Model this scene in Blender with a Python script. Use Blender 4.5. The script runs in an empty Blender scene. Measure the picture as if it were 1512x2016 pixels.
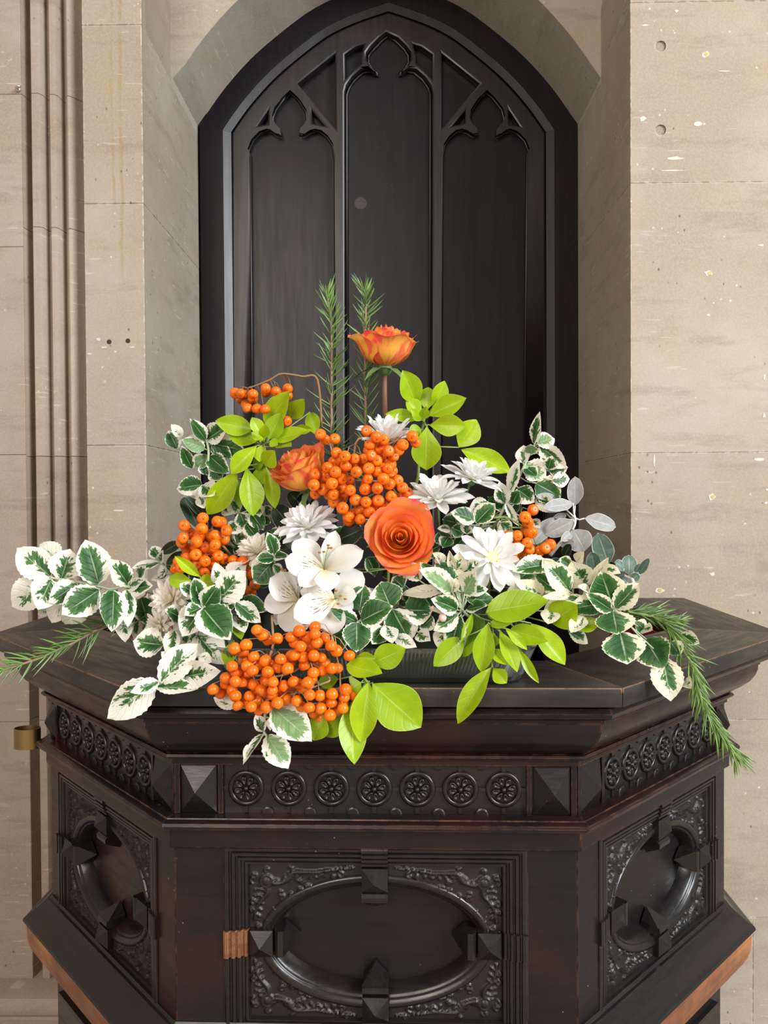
import bpy, bmesh, math, random
import numpy as np
from mathutils import Vector, Matrix, Euler
random.seed(7)
rnd = random.Random(11)
scene = bpy.context.scene
COL = scene.collection

# ------------------------------------------------------------------ camera
FPX = 1500.0
CAM = Vector((0.0, 0.0, 1.6))
fwd = Vector((-20 / FPX, 1.0, -23 / FPX)).normalized()
rgt = fwd.cross(Vector((0, 0, 1))).normalized()
upv = rgt.cross(fwd).normalized()
ROLL = math.radians(0.35)
up2 = upv * math.cos(ROLL) + rgt * math.sin(ROLL)
rg2 = rgt * math.cos(ROLL) - upv * math.sin(ROLL)
cd = bpy.data.cameras.new('camera')
cd.sensor_fit = 'VERTICAL'
cd.sensor_height = 34.6
cd.lens = FPX / 2016 * 34.6
cd.clip_start = 0.02
cam = bpy.data.objects.new('camera', cd)
COL.objects.link(cam)
cam.matrix_world = Matrix(((rg2.x, up2.x, -fwd.x, CAM.x), (rg2.y, up2.y, -fwd.y, CAM.y), (rg2.z, up2.z, -fwd.z, CAM.z), (0, 0, 0, 1)))
scene.camera = cam


def at(px, py, Y):
    """world point seen at photograph pixel (px, py) on the plane y = Y"""
    d = fwd + rg2 * ((px - 756) / FPX) + up2 * ((1008 - py) / FPX)
    return CAM + d * (Y / d.y)


# ------------------------------------------------------------------ world and lights
world = bpy.data.worlds.new('world')
scene.world = world
world.use_nodes = True
bg = world.node_tree.nodes['Background']
bg.inputs[0].default_value = (1.0, 0.93, 0.85, 1)
bg.inputs[1].default_value = 0.26


def area(name, loc, target, sx, sy, power, color):
    l = bpy.data.lights.new(name, 'AREA')
    l.shape = 'RECTANGLE'
    l.size, l.size_y = sx, sy
    l.energy = power
    l.color = color
    o = bpy.data.objects.new(name, l)
    COL.objects.link(o)
    o.location = loc
    o.rotation_euler = (Vector(target) - Vector(loc)).to_track_quat('-Z', 'Y').to_euler()
    return o


area('window_light_right', (3.9, -2.0, 3.5), (0, 1.2, 1.35), 1.9, 3.0, 300, (0.92, 0.97, 1.0))
area('window_light_left', (-1.6, -3.8, 3.4), (0, 1.2, 1.35), 2.0, 2.6, 125, (1.0, 0.91, 0.80))

scene.view_settings.view_transform = 'Standard'
scene.view_settings.look = 'None'
scene.view_settings.exposure = 0.45
scene.view_settings.gamma = 1.0
scene.view_settings.use_curve_mapping = False

# ------------------------------------------------------------------ helpers


def tag(o, label=None, cat=None, group=None, kind=None):
    if label: o['label'] = label
    if cat: o['category'] = cat
    if group: o['group'] = group
    if kind: o['kind'] = kind
    return o


def link(o, parent=None):
    COL.objects.link(o)
    if parent is not None: o.parent = parent
    return o


def empty(name, loc=(0, 0, 0), rot=(0, 0, 0), parent=None):
    o = bpy.data.objects.new(name, None)
    o.empty_display_size = 0.02
    o.location = loc
    o.rotation_euler = rot
    return link(o, parent)


def mk_mesh(name, verts, faces, mats, smooth=False, recalc=True, uvs=None, midx=None):
    me = bpy.data.meshes.new(name)
    me.from_pydata([tuple(v) for v in verts], [], faces)
    if not isinstance(mats, (list, tuple)): mats = [mats]
    for m in mats: me.materials.append(m)
    if midx is not None:
        for p, k in zip(me.polygons, midx): p.material_index = k
    if uvs is not None:
        uv = me.uv_layers.new(name='UVMap')
        for lp in me.loops: uv.data[lp.index].uv = uvs[lp.vertex_index]
    if recalc:
        bm = bmesh.new(); bm.from_mesh(me)
        bmesh.ops.recalc_face_normals(bm, faces=bm.faces)
        bm.to_mesh(me); bm.free()
    if smooth:
        me.polygons.foreach_set('use_smooth', [True] * len(me.polygons))
    me.update()
    return me


def obj(name, me, parent=None, loc=None, rot=None, scale=None, color=None):
    o = bpy.data.objects.new(name, me)
    link(o, parent)
    if loc is not None: o.location = loc
    if rot is not None: o.rotation_euler = rot
    if scale is not None: o.scale = scale
    if color is not None: o.color = color
    return o


class MB:
    """collects verts and faces"""

    def __init__(self): self.v = []; self.f = []

    def add(self, verts, faces):
        b = len(self.v)
        self.v += [tuple(x) for x in verts]
        self.f += [tuple(i + b for i in f) for f in faces]

    def box(self, x0, x1, y0, y1, z0, z1):
        self.add([(x0, y0, z0), (x1, y0, z0), (x1, y1, z0), (x0, y1, z0), (x0, y0, z1), (x1, y0, z1), (x1, y1, z1), (x0, y1, z1)],
                 [(0, 3, 2, 1), (4, 5, 6, 7), (0, 1, 5, 4), (1, 2, 6, 5), (2, 3, 7, 6), (3, 0, 4, 7)])

    def tube(self, pts, r0, r1=None, n=6, cap=True):
        if r1 is None: r1 = r0
        pts = [Vector(p) for p in pts]
        m = len(pts)
        ref = Vector((0.31, 0.2, 0.93))
        rings = []
        for i, p in enumerate(pts):
            t = (pts[min(i + 1, m - 1)] - pts[max(i - 1, 0)])
            t = t.normalized() if t.length > 1e-9 else Vector((0, 0, 1))
            a = t.cross(ref)
            if a.length < 1e-3: a = t.cross(Vector((1, 0, 0)))
            a.normalize(); b = t.cross(a)
            r = r0 + (r1 - r0) * i / max(1, m - 1)
            rings.append([p + (a * math.cos(2 * math.pi * k / n) + b * math.sin(2 * math.pi * k / n)) * r for k in range(n)])
        vs = [v for rg in rings for v in rg]
        fs = []
        for i in range(m - 1):
            for k in range(n):
                fs.append((i * n + k, i * n + (k + 1) % n, (i + 1) * n + (k + 1) % n, (i + 1) * n + k))
        if cap:
            fs.append(tuple(range(n - 1, -1, -1))); fs.append(tuple((m - 1) * n + k for k in range(n)))
        self.add(vs, fs)

    def ball(self, c, rx, ry=None, rz=None, nu=10, nv=6, half=None):
        ry = rx if ry is None else ry; rz = rx if rz is None else rz
        vs = []; fs = []
        for j in range(nv + 1):
            th = math.pi * j / nv
            for i in range(nu):
                ph = 2 * math.pi * i / nu
                vs.append((c[0] + rx * math.sin(th) * math.cos(ph), c[1] + ry * math.sin(th) * math.sin(ph), c[2] + rz * math.cos(th)))
        for j in range(nv):
            for i in range(nu):
                fs.append((j * nu + i, j * nu + (i + 1) % nu, (j + 1) * nu + (i + 1) % nu, (j + 1) * nu + i))
        self.add(vs, fs)

    def build(self, name, mat, parent=None, smooth=False, **k):
        me = mk_mesh(name, self.v, self.f, mat, smooth)
        return obj(name, me, parent, **k)


def smooth_by_angle(me, ang=40):
    bm = bmesh.new(); bm.from_mesh(me)
    for f in bm.faces: f.smooth = True
    for e in bm.edges:
        if len(e.link_faces) == 2 and e.calc_face_angle(0) > math.radians(ang): e.smooth = False
    bm.to_mesh(me); bm.free()


def bevel_mesh(me, w, seg=1, ang=30):
    bm = bmesh.new(); bm.from_mesh(me)
    bmesh.ops.remove_doubles(bm, verts=bm.verts, dist=1e-6)
    ed = [e for e in bm.edges if len(e.link_faces) == 2 and e.calc_face_angle(0) > math.radians(ang)]
    bmesh.ops.bevel(bm, geom=ed, offset=w, segments=seg, affect='EDGES', profile=0.6, clamp_overlap=True)
    bm.to_mesh(me); bm.free()


def catmull(pts, n=8, closed=False):
    pts = [Vector(p) for p in pts]
    m = len(pts); out = []
    rng = range(m) if closed else range(m - 1)
    for i in rng:
        if closed: p0, p1, p2, p3 = pts[i - 1], pts[i], pts[(i + 1) % m], pts[(i + 2) % m]
        else: p0, p1, p2, p3 = pts[max(i - 1, 0)], pts[i], pts[i + 1], pts[min(i + 2, m - 1)]
        for k in range(n):
            t = k / n
            out.append(0.5 * ((2 * p1) + (p2 - p0) * t + (2 * p0 - 5 * p1 + 4 * p2 - p3) * t * t + (3 * p1 - p0 - 3 * p2 + p3) * t ** 3))
    if not closed: out.append(pts[-1])
    return out


# ------------------------------------------------------------------ materials


class NT:
    def __init__(self, name):
        self.m = bpy.data.materials.new(name); self.m.use_nodes = True
        self.t = self.m.node_tree; self.t.nodes.clear()
        self.out = self.n('ShaderNodeOutputMaterial')

    def n(self, typ, **k):
        nd = self.t.nodes.new(typ)
        for a, b in k.items(): setattr(nd, a, b)
        return nd

    def l(self, a, b): self.t.links.new(a, b)

    def setin(self, nd, i, v):
        if v is None: return
        s = nd.inputs[i]
        if isinstance(v, bpy.types.NodeSocket): self.l(v, s)
        else: s.default_value = v

    def math(self, op, a, b=None, c=None, clamp=False):
        nd = self.n('ShaderNodeMath', operation=op, use_clamp=clamp)
        self.setin(nd, 0, a); self.setin(nd, 1, b); self.setin(nd, 2, c)
        return nd.outputs[0]

    def mix(self, f, a, b, blend='MIX'):
        nd = self.n('ShaderNodeMix', data_type='RGBA', blend_type=blend)
        self.setin(nd, 0, f)
        for i, v in ((6, a), (7, b)):
            if isinstance(v, tuple) and len(v) == 3: v = (*v, 1)
            self.setin(nd, i, v)
        return nd.outputs[2]

    def noise(self, vec=None, scale=5, detail=3, rough=0.5, dist=0.0):
        nd = self.n('ShaderNodeTexNoise')
        if vec is not None: self.l(vec, nd.inputs['Vector'])
        nd.inputs['Scale'].default_value = scale; nd.inputs['Detail'].default_value = detail
        nd.inputs['Roughness'].default_value = rough; nd.inputs['Distortion'].default_value = dist
        return nd.outputs[0]

    def voro(self, vec=None, scale=5, feature='F1'):
        nd = self.n('ShaderNodeTexVoronoi', feature=feature)
        if vec is not None: self.l(vec, nd.inputs['Vector'])
        nd.inputs['Scale'].default_value = scale
        return nd

    def ramp(self, v, a, b, lo=0.0, hi=1.0):
        nd = self.n('ShaderNodeMapRange', interpolation_type='SMOOTHSTEP')
        self.setin(nd, 0, v); self.setin(nd, 1, a); self.setin(nd, 2, b); self.setin(nd, 3, lo); self.setin(nd, 4, hi)
        return nd.outputs[0]

    def pos(self): return self.n('ShaderNodeNewGeometry').outputs['Position']

    def vmap(self, vec, scale=(1, 1, 1), loc=(0, 0, 0)):
        nd = self.n('ShaderNodeMapping')
        self.l(vec, nd.inputs[0]); nd.inputs['Scale'].default_value = scale
        if isinstance(loc, bpy.types.NodeSocket): self.l(loc, nd.inputs['Location'])
        else: nd.inputs['Location'].default_value = loc
        return nd.outputs[0]

    def bump(self, h, strength=0.3, dist=0.002):
        nd = self.n('ShaderNodeBump'); self.setin(nd, 'Height', h)
        nd.inputs['Strength'].default_value = strength; nd.inputs['Distance'].default_value = dist
        return nd.outputs[0]

    def edge(self, radius):
        bv = self.n('ShaderNodeBevel'); bv.samples = 2; bv.inputs[0].default_value = radius
        g = self.n('ShaderNodeNewGeometry')
        d = self.n('ShaderNodeVectorMath', operation='DOT_PRODUCT')
        self.l(bv.outputs[0], d.inputs[0]); self.l(g.outputs['Normal'], d.inputs[1])
        return self.math('SUBTRACT', 1.0, d.outputs['Value'])

    def prin(self, col, rough=0.5, normal=None, spec=0.5, **k):
        p = self.n('ShaderNodeBsdfPrincipled')
        if isinstance(col, tuple) and len(col) == 3: col = (*col, 1)
        self.setin(p, 'Base Color', col); self.setin(p, 'Roughness', rough)
        self.setin(p, 'Specular IOR Level', spec)
        if normal is not None: self.l(normal, p.inputs['Normal'])
        for a, b in k.items(): self.setin(p, a, b)
        return p

    def done(self, sh):
        self.l(sh, self.out.inputs[0]); return self.m


def simple(name, col, rough=0.5, metal=0.0, spec=0.5):
    t = NT(name)
    p = t.prin(col, rough, spec=spec); p.inputs['Metallic'].default_value = metal
    return t.done(p.outputs[0])


def stone(name, c1, c2, c3, speck=0.5, chips=0.8):
    t = NT(name); P = t.pos()
    n1 = t.noise(P, 2.3, 5, 0.6)
    n2 = t.noise(t.vmap(P, (5, 5, 26)), 1.0, 4, 0.65)
    n3 = t.noise(P, 210, 3, 0.6)
    n4 = t.noise(P, 9, 5, 0.65, 0.5)
    oi = t.n('ShaderNodeObjectInfo')
    c = t.mix(t.ramp(n1, 0.33, 0.67), c1, c2)
    c = t.mix(t.math('MULTIPLY', t.ramp(n4, 0.5, 0.75), 0.6), c, c3)
    c = t.mix(t.math('MULTIPLY', t.ramp(n2, 0.50, 0.72), 0.5), c, tuple(x * 0.72 for x in c1))
    c = t.mix(t.math('MULTIPLY', t.ramp(n3, 0.42, 0.62), 0.2), c, tuple(min(1, x * 1.25) for x in c2))
    # brightness differs a little from block to block
    k = t.math('MULTIPLY_ADD', oi.outputs['Random'], 0.14, 0.93)
    hs = t.n('ShaderNodeHueSaturation'); t.l(c, hs.inputs['Color']); t.l(k, hs.inputs['Value']); c = hs.outputs[0]
    # rusty vertical stain, pale chips, dark pits
    n5 = t.noise(t.vmap(P, (9, 9, 1.1)), 1.0, 3, 0.6)
    c = t.mix(t.math('MULTIPLY', t.ramp(n5, 0.66, 0.78), 0.3), c, (0.42, 0.29, 0.14))
    sx = t.n('ShaderNodeSeparateXYZ'); t.l(P, sx.inputs[0])
    for x0, wd, z0, z1 in ((-0.586, 0.0055, 2.05, 2.5), (-0.604, 0.004, 2.2, 2.3), (0.80, 0.03, 1.38, 1.5)):
        dx = t.math('ABSOLUTE', t.math('SUBTRACT', t.math('ADD', sx.outputs[0], t.math('MULTIPLY', t.math('SUBTRACT', n4, 0.5), 0.02)), x0))
        st = t.math('MULTIPLY', t.ramp(dx, wd, wd * 0.3), t.math('MULTIPLY', t.ramp(sx.outputs[2], z0, z0 + 0.1), t.ramp(t.noise(P, 30, 3), 0.35, 0.6)))
        if x0 > 0: st = t.math('MULTIPLY', st, t.ramp(sx.outputs[2], z1, z1 - 0.05))
        c = t.mix(t.math('MULTIPLY', st, 0.55), c, (0.34, 0.23, 0.10) if x0 < 0 else (0.24, 0.19, 0.14))
    gp = t.noise(t.vmap(P, (3.1, 3.1, 4.3), (5, 2, 1)), 1.0, 4, 0.6)
    c = t.mix(t.math('MULTIPLY', t.ramp(gp, 0.56, 0.72), 0.45), c, (0.41, 0.385, 0.335))
    scr = t.noise(t.vmap(P, (14, 14, 160), (1, 4, 2)), 1.0, 2, 0.5)
    c = t.mix(t.math('MULTIPLY', t.math('MULTIPLY', t.ramp(scr, 0.64, 0.70), t.ramp(t.noise(P, 8, 2), 0.5, 0.6)), 0.4), c, (0.62, 0.58, 0.50))
    vo = t.voro(P, 55); nn = t.noise(P, 14, 2)
    sp = t.math('MULTIPLY', t.ramp(vo.outputs['Distance'], 0.17, 0.10), t.ramp(nn, 0.56, 0.64))
    c = t.mix(t.math('MULTIPLY', sp, speck), c, (0.80, 0.76, 0.68))
    vo2 = t.voro(t.vmap(P, (1, 1, 0.7), (3.3, 1.1, 7)), 47)
    pit = t.math('MULTIPLY', t.ramp(vo2.outputs['Distance'], 0.13, 0.07), t.ramp(t.noise(P, 6, 2), 0.54, 0.62))
    c = t.mix(t.math('MULTIPLY', pit, 0.7), c, (0.10, 0.08, 0.06))
    if chips > 0.2:
        e = t.edge(0.004)
        ew = t.math('MULTIPLY', t.ramp(e, 0.015, 0.07), t.ramp(t.noise(P, 70, 3), 0.49, 0.56))
        c = t.mix(t.math('MULTIPLY', ew, chips), c, (0.70, 0.67, 0.60))
    h = t.math('ADD', t.math('MULTIPLY', n3, 0.35), t.math('MULTIPLY', t.noise(P, 45, 4, 0.6), 0.6))
    h = t.math('SUBTRACT', h, t.math('MULTIPLY', pit, 0.8))
    return t.done(t.prin(c, 0.9, t.bump(h, 0.35, 0.0025), 0.25).outputs[0])


def wood(name, c1, c2, wear, rough=(0.28, 0.48), wear_amt=0.8, speck=0.5, edge_r=0.0025, spec=0.5, bump=0.12, upright=False, thr=(0.42, 0.60), zmin=None):
    t = NT(name); P = t.pos()
    oi = t.n('ShaderNodeObjectInfo')
    sx = t.n('ShaderNodeSeparateXYZ'); t.l(oi.outputs['Color'], sx.inputs[0])
    tc = t.n('ShaderNodeTexCoord').outputs['Object']
    g = t.noise(t.vmap(tc, (70, 60, 6) if upright else (7, 60, 75)), 1.0, 4, 0.6, 0.4)
    n1 = t.noise(P, 6.5, 4, 0.6)
    n2 = t.noise(t.vmap(tc, (60, 60, 5) if upright else (16, 110, 110)), 1.0, 4, 0.65)
    red = t.math('MULTIPLY', t.ramp(n1, 0.38, 0.72), sx.outputs[0])
    c = t.mix(red, c1, c2)
    c = t.mix(t.math('MULTIPLY', t.ramp(g, 0.4, 0.7), 0.35), c, tuple(x * 0.5 for x in c1))
    e = t.edge(edge_r)
    w = t.math('MULTIPLY', t.ramp(e, 0.02, 0.13), t.ramp(t.noise(P, 38, 4, 0.7), thr[0], thr[1]))
    if zmin:
        sz = t.n('ShaderNodeSeparateXYZ'); t.l(P, sz.inputs[0])
        w = t.math('MULTIPLY', w, t.ramp(sz.outputs[2], zmin, zmin + 0.004))
    c = t.mix(t.math('MULTIPLY', w, wear_amt), c, wear)
    vo = t.voro(P, 95); sp = t.math('MULTIPLY', t.ramp(vo.outputs['Distance'], 0.11, 0.05), t.ramp(t.noise(P, 11, 2), 0.60, 0.66))
    c = t.mix(t.math('MULTIPLY', sp, speck), c, (0.45, 0.42, 0.38))
    r = t.ramp(n2, 0.3, 0.7, rough[0], rough[1])
    h = t.math('ADD', t.math('MULTIPLY', g, 0.6), n2)
    return t.done(t.prin(c, r, t.bump(h, bump, 0.0012), spec).outputs[0])


M = {}
M['stone'] = stone('pale_limestone', (0.34, 0.28, 0.215), (0.41, 0.355, 0.288), (0.39, 0.29, 0.18))
M['stone_grey'] = stone('greyish_limestone', (0.38, 0.335, 0.270), (0.44, 0.40, 0.335), (0.41, 0.34, 0.25), 0.3, 0.5)
M['stone_trim'] = stone('moulded_limestone', (0.33, 0.255, 0.20), (0.39, 0.325, 0.27), (0.33, 0.24, 0.16), 0.25, 0.12)
M['mortar'] = stone('lime_mortar', (0.30, 0.24, 0.18), (0.36, 0.30, 0.24), (0.30, 0.22, 0.15), 0.2, 0)
M['floor'] = stone('floor_stone', (0.30, 0.25, 0.2), (0.34, 0.29, 0.24), (0.28, 0.23, 0.18), 0.2, 0)
M['wood'] = wood('dark_oak', (0.0095, 0.0080, 0.0085), (0.046, 0.0095, 0.0072), (0.26, 0.10, 0.045), (0.25, 0.38), 0.55, spec=0.36)
M['wood_ledge'] = wood('ledge_oak', (0.0145, 0.0125, 0.0125), (0.044, 0.030, 0.022), (0.46, 0.22, 0.10), (0.34, 0.50), 1.0, 0.5, 0.0032, thr=(0.25, 0.5), zmin=1.3815)
M['wood_worn'] = wood('worn_orange_oak', (0.16, 0.055, 0.022), (0.40, 0.16, 0.060), (0.55, 0.26, 0.11), (0.35, 0.55), 1.0, 0.5, 0.006)
M['wood_door'] = wood('black_oak', (0.0098, 0.0090, 0.0112), (0.0145, 0.0100, 0.0122), (0.05, 0.045, 0.045), (0.30, 0.37), 0.3, 0.15, 0.002, 0.22, 0.03, True)
M['wood_relief'] = wood('carved_relief_oak', (0.0115, 0.0098, 0.0098), (0.022, 0.0095, 0.0080), (0.09, 0.065, 0.05), (0.36, 0.5), 0.3, 0.2, 0.001, 0.45)
M['wood_edge'] = wood('polished_black_oak', (0.0125, 0.0112, 0.0130), (0.018, 0.0122, 0.0138), (0.05, 0.045, 0.045), (0.30, 0.36), 0.3, 0.1, 0.002, 0.48, 0.02, True)
M['wood_carved'] = wood('carved_black_oak', (0.0105, 0.0090, 0.0092), (0.022, 0.0090, 0.0075), (0.09, 0.065, 0.05), (0.22, 0.38), 0.5, 0.3, 0.001)
M['copper'] = wood('bared_oak', (0.16, 0.06, 0.025), (0.30, 0.12, 0.05), (0.5, 0.25, 0.12), (0.5, 0.6), 1.0, 0.4)
M['brass'] = simple('aged_brass', (0.38, 0.25, 0.11), 0.4, 1.0)
M['red'] = simple('red_cloth', (0.30, 0.008, 0.02), 0.9)
M['hole'] = simple('hole_inside', (0.30, 0.24, 0.16), 0.95)
M['white'] = simple('white_plaster', (0.60, 0.57, 0.50), 0.85)
M['plug'] = simple('yellow_plug', (0.50, 0.40, 0.12), 0.6)
M['steel'] = simple('dull_steel', (0.62, 0.60, 0.56), 0.4, 0.8)

# ------------------------------------------------------------------ stone shell
WY = 1.653           # wall face
DY = 2.115           # door frame face
TY = 1.885           # wall above the arch
XL, XR = -0.539, 0.511
ZS = 2.640           # springing of the arch


def zrow(py, Y=WY): return 1.6 + (985 - py) / FPX * Y


def block(name, x0, x1, y0, y1, z0, z1, mat, parent, gap=0.0003, bev=0.0012, shift=None):
    b = MB(); b.box(x0 + gap, x1 - gap, y0, y1, z0 + gap, z1 - gap)
    if shift:
        b.v = [shift(v) for v in b.v]
    o = b.build(name, mat, parent)
    bevel_mesh(o.data, bev, 1)
    return o


def splay(xf, z0, k):
    """inner back edge of a stone leans away from the niche above the springing"""
    def f(v):
        x, y, z = v
        if abs(x - xf) < 0.01 and y > 2.0 and z > z0 + 0.05: x += math.copysign((z - z0) * k * 2.36, xf)
        return (x, y, z)
    return f


fl = MB(); fl.box(-4, 4, -4, 3, -0.1, 0)
tag(fl.build('floor', M['floor']), kind='structure')


def backing(name, x0, x1, y0, y1, z0, z1):
    b = MB(); b.box(x0, x1, y0, y1, z0, z1)
    return tag(b.build(name, M['mortar']), kind='structure')


wr = backing('wall_right', XR + 0.004, 1.7, WY + 0.004, 2.45, 0.0, 3.4)
rows_r = [(-500, [1.1]), (22, [1.05]), (370, [0.98]), (895, [1.2]), (1420, [1.0]), (1812, [0.775]), (2330, [0.95]), (2480, None)]
zs = [zrow(r[0]) for r in rows_r]; zs[0] = 3.4; zs[-1] = 0.0
hole_block = None
for i in range(len(rows_r) - 1):
    xs = [XR] + rows_r[i][1] + [1.7]
    for a, b in zip(xs[:-1], xs[1:]):
        if i == 0:
            block('stone_block', a, b, WY, 2.2, 2.90, 3.4, M['stone'], wr)
            o = block('stone_block', a, b, WY, 2.2, zs[1], 2.90, M['stone'], wr, 0.0002, 0.0008, splay(XR, zs[1], 0.155))
            continue
        o = block('stone_block', a, b, WY, 2.2, zs[i + 1], zs[i], M['stone'], wr, 0.0002, 0.0008)
        if i == 1 and a == XR: hole_block = o

# drilled holes in the right wall
for (px, py) in ((1300, 91), (1300, 256)):
    c = at(px, py, WY)
    b = MB(); b.tube([(c.x, c.y - 0.02, c.z), (c.x + 0.004, c.y + 0.05, c.z + 0.001)], 0.0118, 0.0112, 18)
    cut = b.build('cutter', M['hole'])
    mod = hole_block.modifiers.new('hole', 'BOOLEAN'); mod.object = cut; mod.operation = 'DIFFERENCE'; mod.solver = 'EXACT'
    dg = bpy.context.evaluated_depsgraph_get()
    me = bpy.data.meshes.new_from_object(hole_block.evaluated_get(dg))
    hole_block.modifiers.clear(); hole_block.data = me
    bpy.data.objects.remove(cut)


def chip(px, py, wpx, hpx, parent, name='plaster_chip', mat=None, Y=WY, seed=0):
    r = random.Random(seed + px * 3 + py)
    n = 9; c = at(px, py, Y); s = Y / FPX
    pts = []
    for k in range(n):
        a = 2 * math.pi * k / n; q = r.uniform(0.55, 1.1)
        pts.append((c.x + math.cos(a) * wpx * 0.5 * s * q, c.z + math.sin(a) * hpx * 0.5 * s * q))
    vs = [(x, Y - 0.0006, z) for x, z in pts] + [(x + (x - c.x) * 0.1, Y + 0.0012, z + (z - c.z) * 0.1) for x, z in pts]
    fs = [tuple(range(n))] + [(k, (k + 1) % n, n + (k + 1) % n, n + k) for k in range(n)] + [tuple(range(2 * n - 1, n - 1, -1))]
    return obj(name, mk_mesh(name, vs, fs, mat or M['white']), parent)


for (px, py, w, h) in ((1265, 234, 16, 11), (1374, 244, 18, 15), (1390, 107, 18, 16), (1395, 538, 18, 12), (1402, 978, 15, 18), (1297, 1163, 24, 12),
                       (1330, 312, 36, 9), (1323, 336, 66, 3), (1332, 22, 8, 6), (1425, 140, 30, 3), (1498, 483, 14, 5), (1270, 50, 16, 4),
                       (1505, 742, 5, 14), (1504, 818, 6, 12), (1497, 904, 26, 8), (1511, 964, 8, 5), (1508, 990, 8, 6), (1402, 1130, 12, 8), (1288, 906, 4, 26), (1395, 620, 8, 5)):
    chip(px, py, w, h, wr)
for (px, py) in ((1390, 107), (1397, 538), (1403, 978), (1299, 1162)):
    c = at(px, py, WY)
    b = MB(); b.tube([(c.x, c.y - 0.0012, c.z), (c.x, c.y + 0.002, c.z)], 0.0042, 0.0042, 8)
    b.build('wall_plug', M['plug'], wr)

# left pier
wl = backing('wall_left', -2.2, XL - 0.004, 1.71, 2.45, 0.0, 3.4)
rows_p = [-900, 50, 398, 873, 1290, 1700, 1950]
zp = [zrow(r) for r in rows_p] + [0.0]; zp[0] = 3.4
PXL = -0.669
for i in range(len(zp) - 1):
    if i == 0:
        block('stone_block', PXL, XL, WY, 2.2, 2.85, 3.4, M['stone'], wl)
        block('stone_block', PXL, XL, WY, 2.2, zp[1], 2.85, M['stone'], wl, shift=splay(XL, zp[1], 0.186))
    else:
        block('stone_block', PXL, XL, WY, 2.2, zp[i + 1], zp[i], M['stone'], wl)
rows_w = [(-900, []), (178, [-1.1]), (478, [-1.4]), (890, [-1.0]), (1424, [-1.3]), (1950, None)]
zw = [zrow(r[0]) for r in rows_w]; zw[0] = 3.4
for i in range(len(rows_w) - 1):
    xs = [-2.2] + rows_w[i][1] + [-0.806]
    for a, b in zip(xs[:-1], xs[1:]):
        block('stone_block', a, b, 1.662, 1.8, zw[i + 1], zw[i], M['stone_trim'], wl)
# plinth course low on the left wall
pl = MB()
prof = [(1.60, 0.0), (1.60, 0.455), (1.615, 0.468), (1.63, 0.475), (1.63, 0.487), (1.615, 0.492), (1.603, 0.505), (1.60, 0.522), (1.606, 0.537), (1.63, 0.545), (1.72, 0.548), (1.72, 0.0)]
n = len(prof)
pl.add([(-2.2, y, z) for y, z in prof] + [(XL + 0.0, y, z) for y, z in prof],
       [(k, (k + 1) % n, n + (k + 1) % n, n + k) for k in range(n)] + [tuple(range(n)), tuple(range(2 * n - 1, n - 1, -1))])
plo = pl.build('plinth_course', M['stone_trim'], wl); smooth_by_angle(plo.data)

# moulded shafts beside the pier
tr_prof = [(-0.806, 1.662), (-0.800, 1.700), (-0.791, 1.700), (-0.788, 1.668), (-0.783, 1.660), (-0.768, 1.660), (-0.763, 1.667), (-0.760, 1.688),
           (-0.753, 1.690), (-0.750, 1.672), (-0.745, 1.665), (-0.736, 1.665), (-0.731, 1.672), (-0.728, 1.700), (-0.720, 1.700), (-0.717, 1.680), (-0.710, 1.672)]
for k in range(9):
    a = k / 8
    tr_prof.append((-0.708 + 0.030 * a, 1.672 + 0.030 * math.sin(a * math.pi / 2) ** 1.5))
tr_prof += [(PXL, 1.705), (PXL, 1.74), (-0.806, 1.74)]
trs = []
tj = [3.4, zrow(178), zrow(440), zrow(893), zrow(1420), 0.546]
tr0 = empty('trim_1'); tag(tr0, kind='structure')
n = len(tr_prof)
for z1, z0 in zip(tj[:-1], tj[1:]):
    b = MB()
    b.add([(x, y, z0 + 0.0006) for x, y in tr_prof] + [(x, y, z1 - 0.0006) for x, y in tr_prof],
          [(k, (k + 1) % n, n + (k + 1) % n, n + k) for k in range(n)] + [tuple(range(n)), tuple(range(2 * n - 1, n - 1, -1))])
    o = b.build('moulded_shaft', M['stone_trim'], tr0)
    smooth_by_angle(o.data, 50)

# ------------------------------------------------------------------ arch, drawn on the door plane
CX = 765
half = catmull([(310, 260, 0), (272, 207, 0), (220, 150, 0), (150, 92, 0), (108, 64, 0), (59, 42, 0), (0, 22, 0)], 6)
half = [(p.x, p.y) for p in half]


def offset_half(off):
    """half arch outline pushed outwards by off pixels, springing to apex"""
    out = []
    m = len(half)
    for i in range(m):
        a = Vector(half[max(i - 1, 0)]); b = Vector(half[min(i + 1, m - 1)])
        t = (b - a).normalized()
        nrm = Vector((-t.y, t.x))
        if nrm.x < 0 and abs(nrm.x) > abs(nrm.y): nrm = -nrm
        if nrm.y > 0: nrm = -nrm
        if i == 0: nrm = Vector((1, -0.25))
        out.append((half[i][0] + nrm.x * off, half[i][1] + nrm.y * off))
    # meet on the centre line
    a, b = out[-2], out[-1]
    if b[0] != 0:
        pass
    x, y = out[-1]
    out[-1] = (0.0, y - x * (a[1] - y) / max(1e-6, (a[0] - x)) if a[0] != x else y)
    return out


def arch_pts(off, Y, lower=None, side=0):
    """world points on y=Y: left springing, over the apex, right springing (side 0), or one half"""
    h = offset_half(off)
    L = [at(CX - x, y, Y) for x, y in h]
    R = [at(CX + x, y, Y) for x, y in h]
    return L, R


ZB = 0.85


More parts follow.
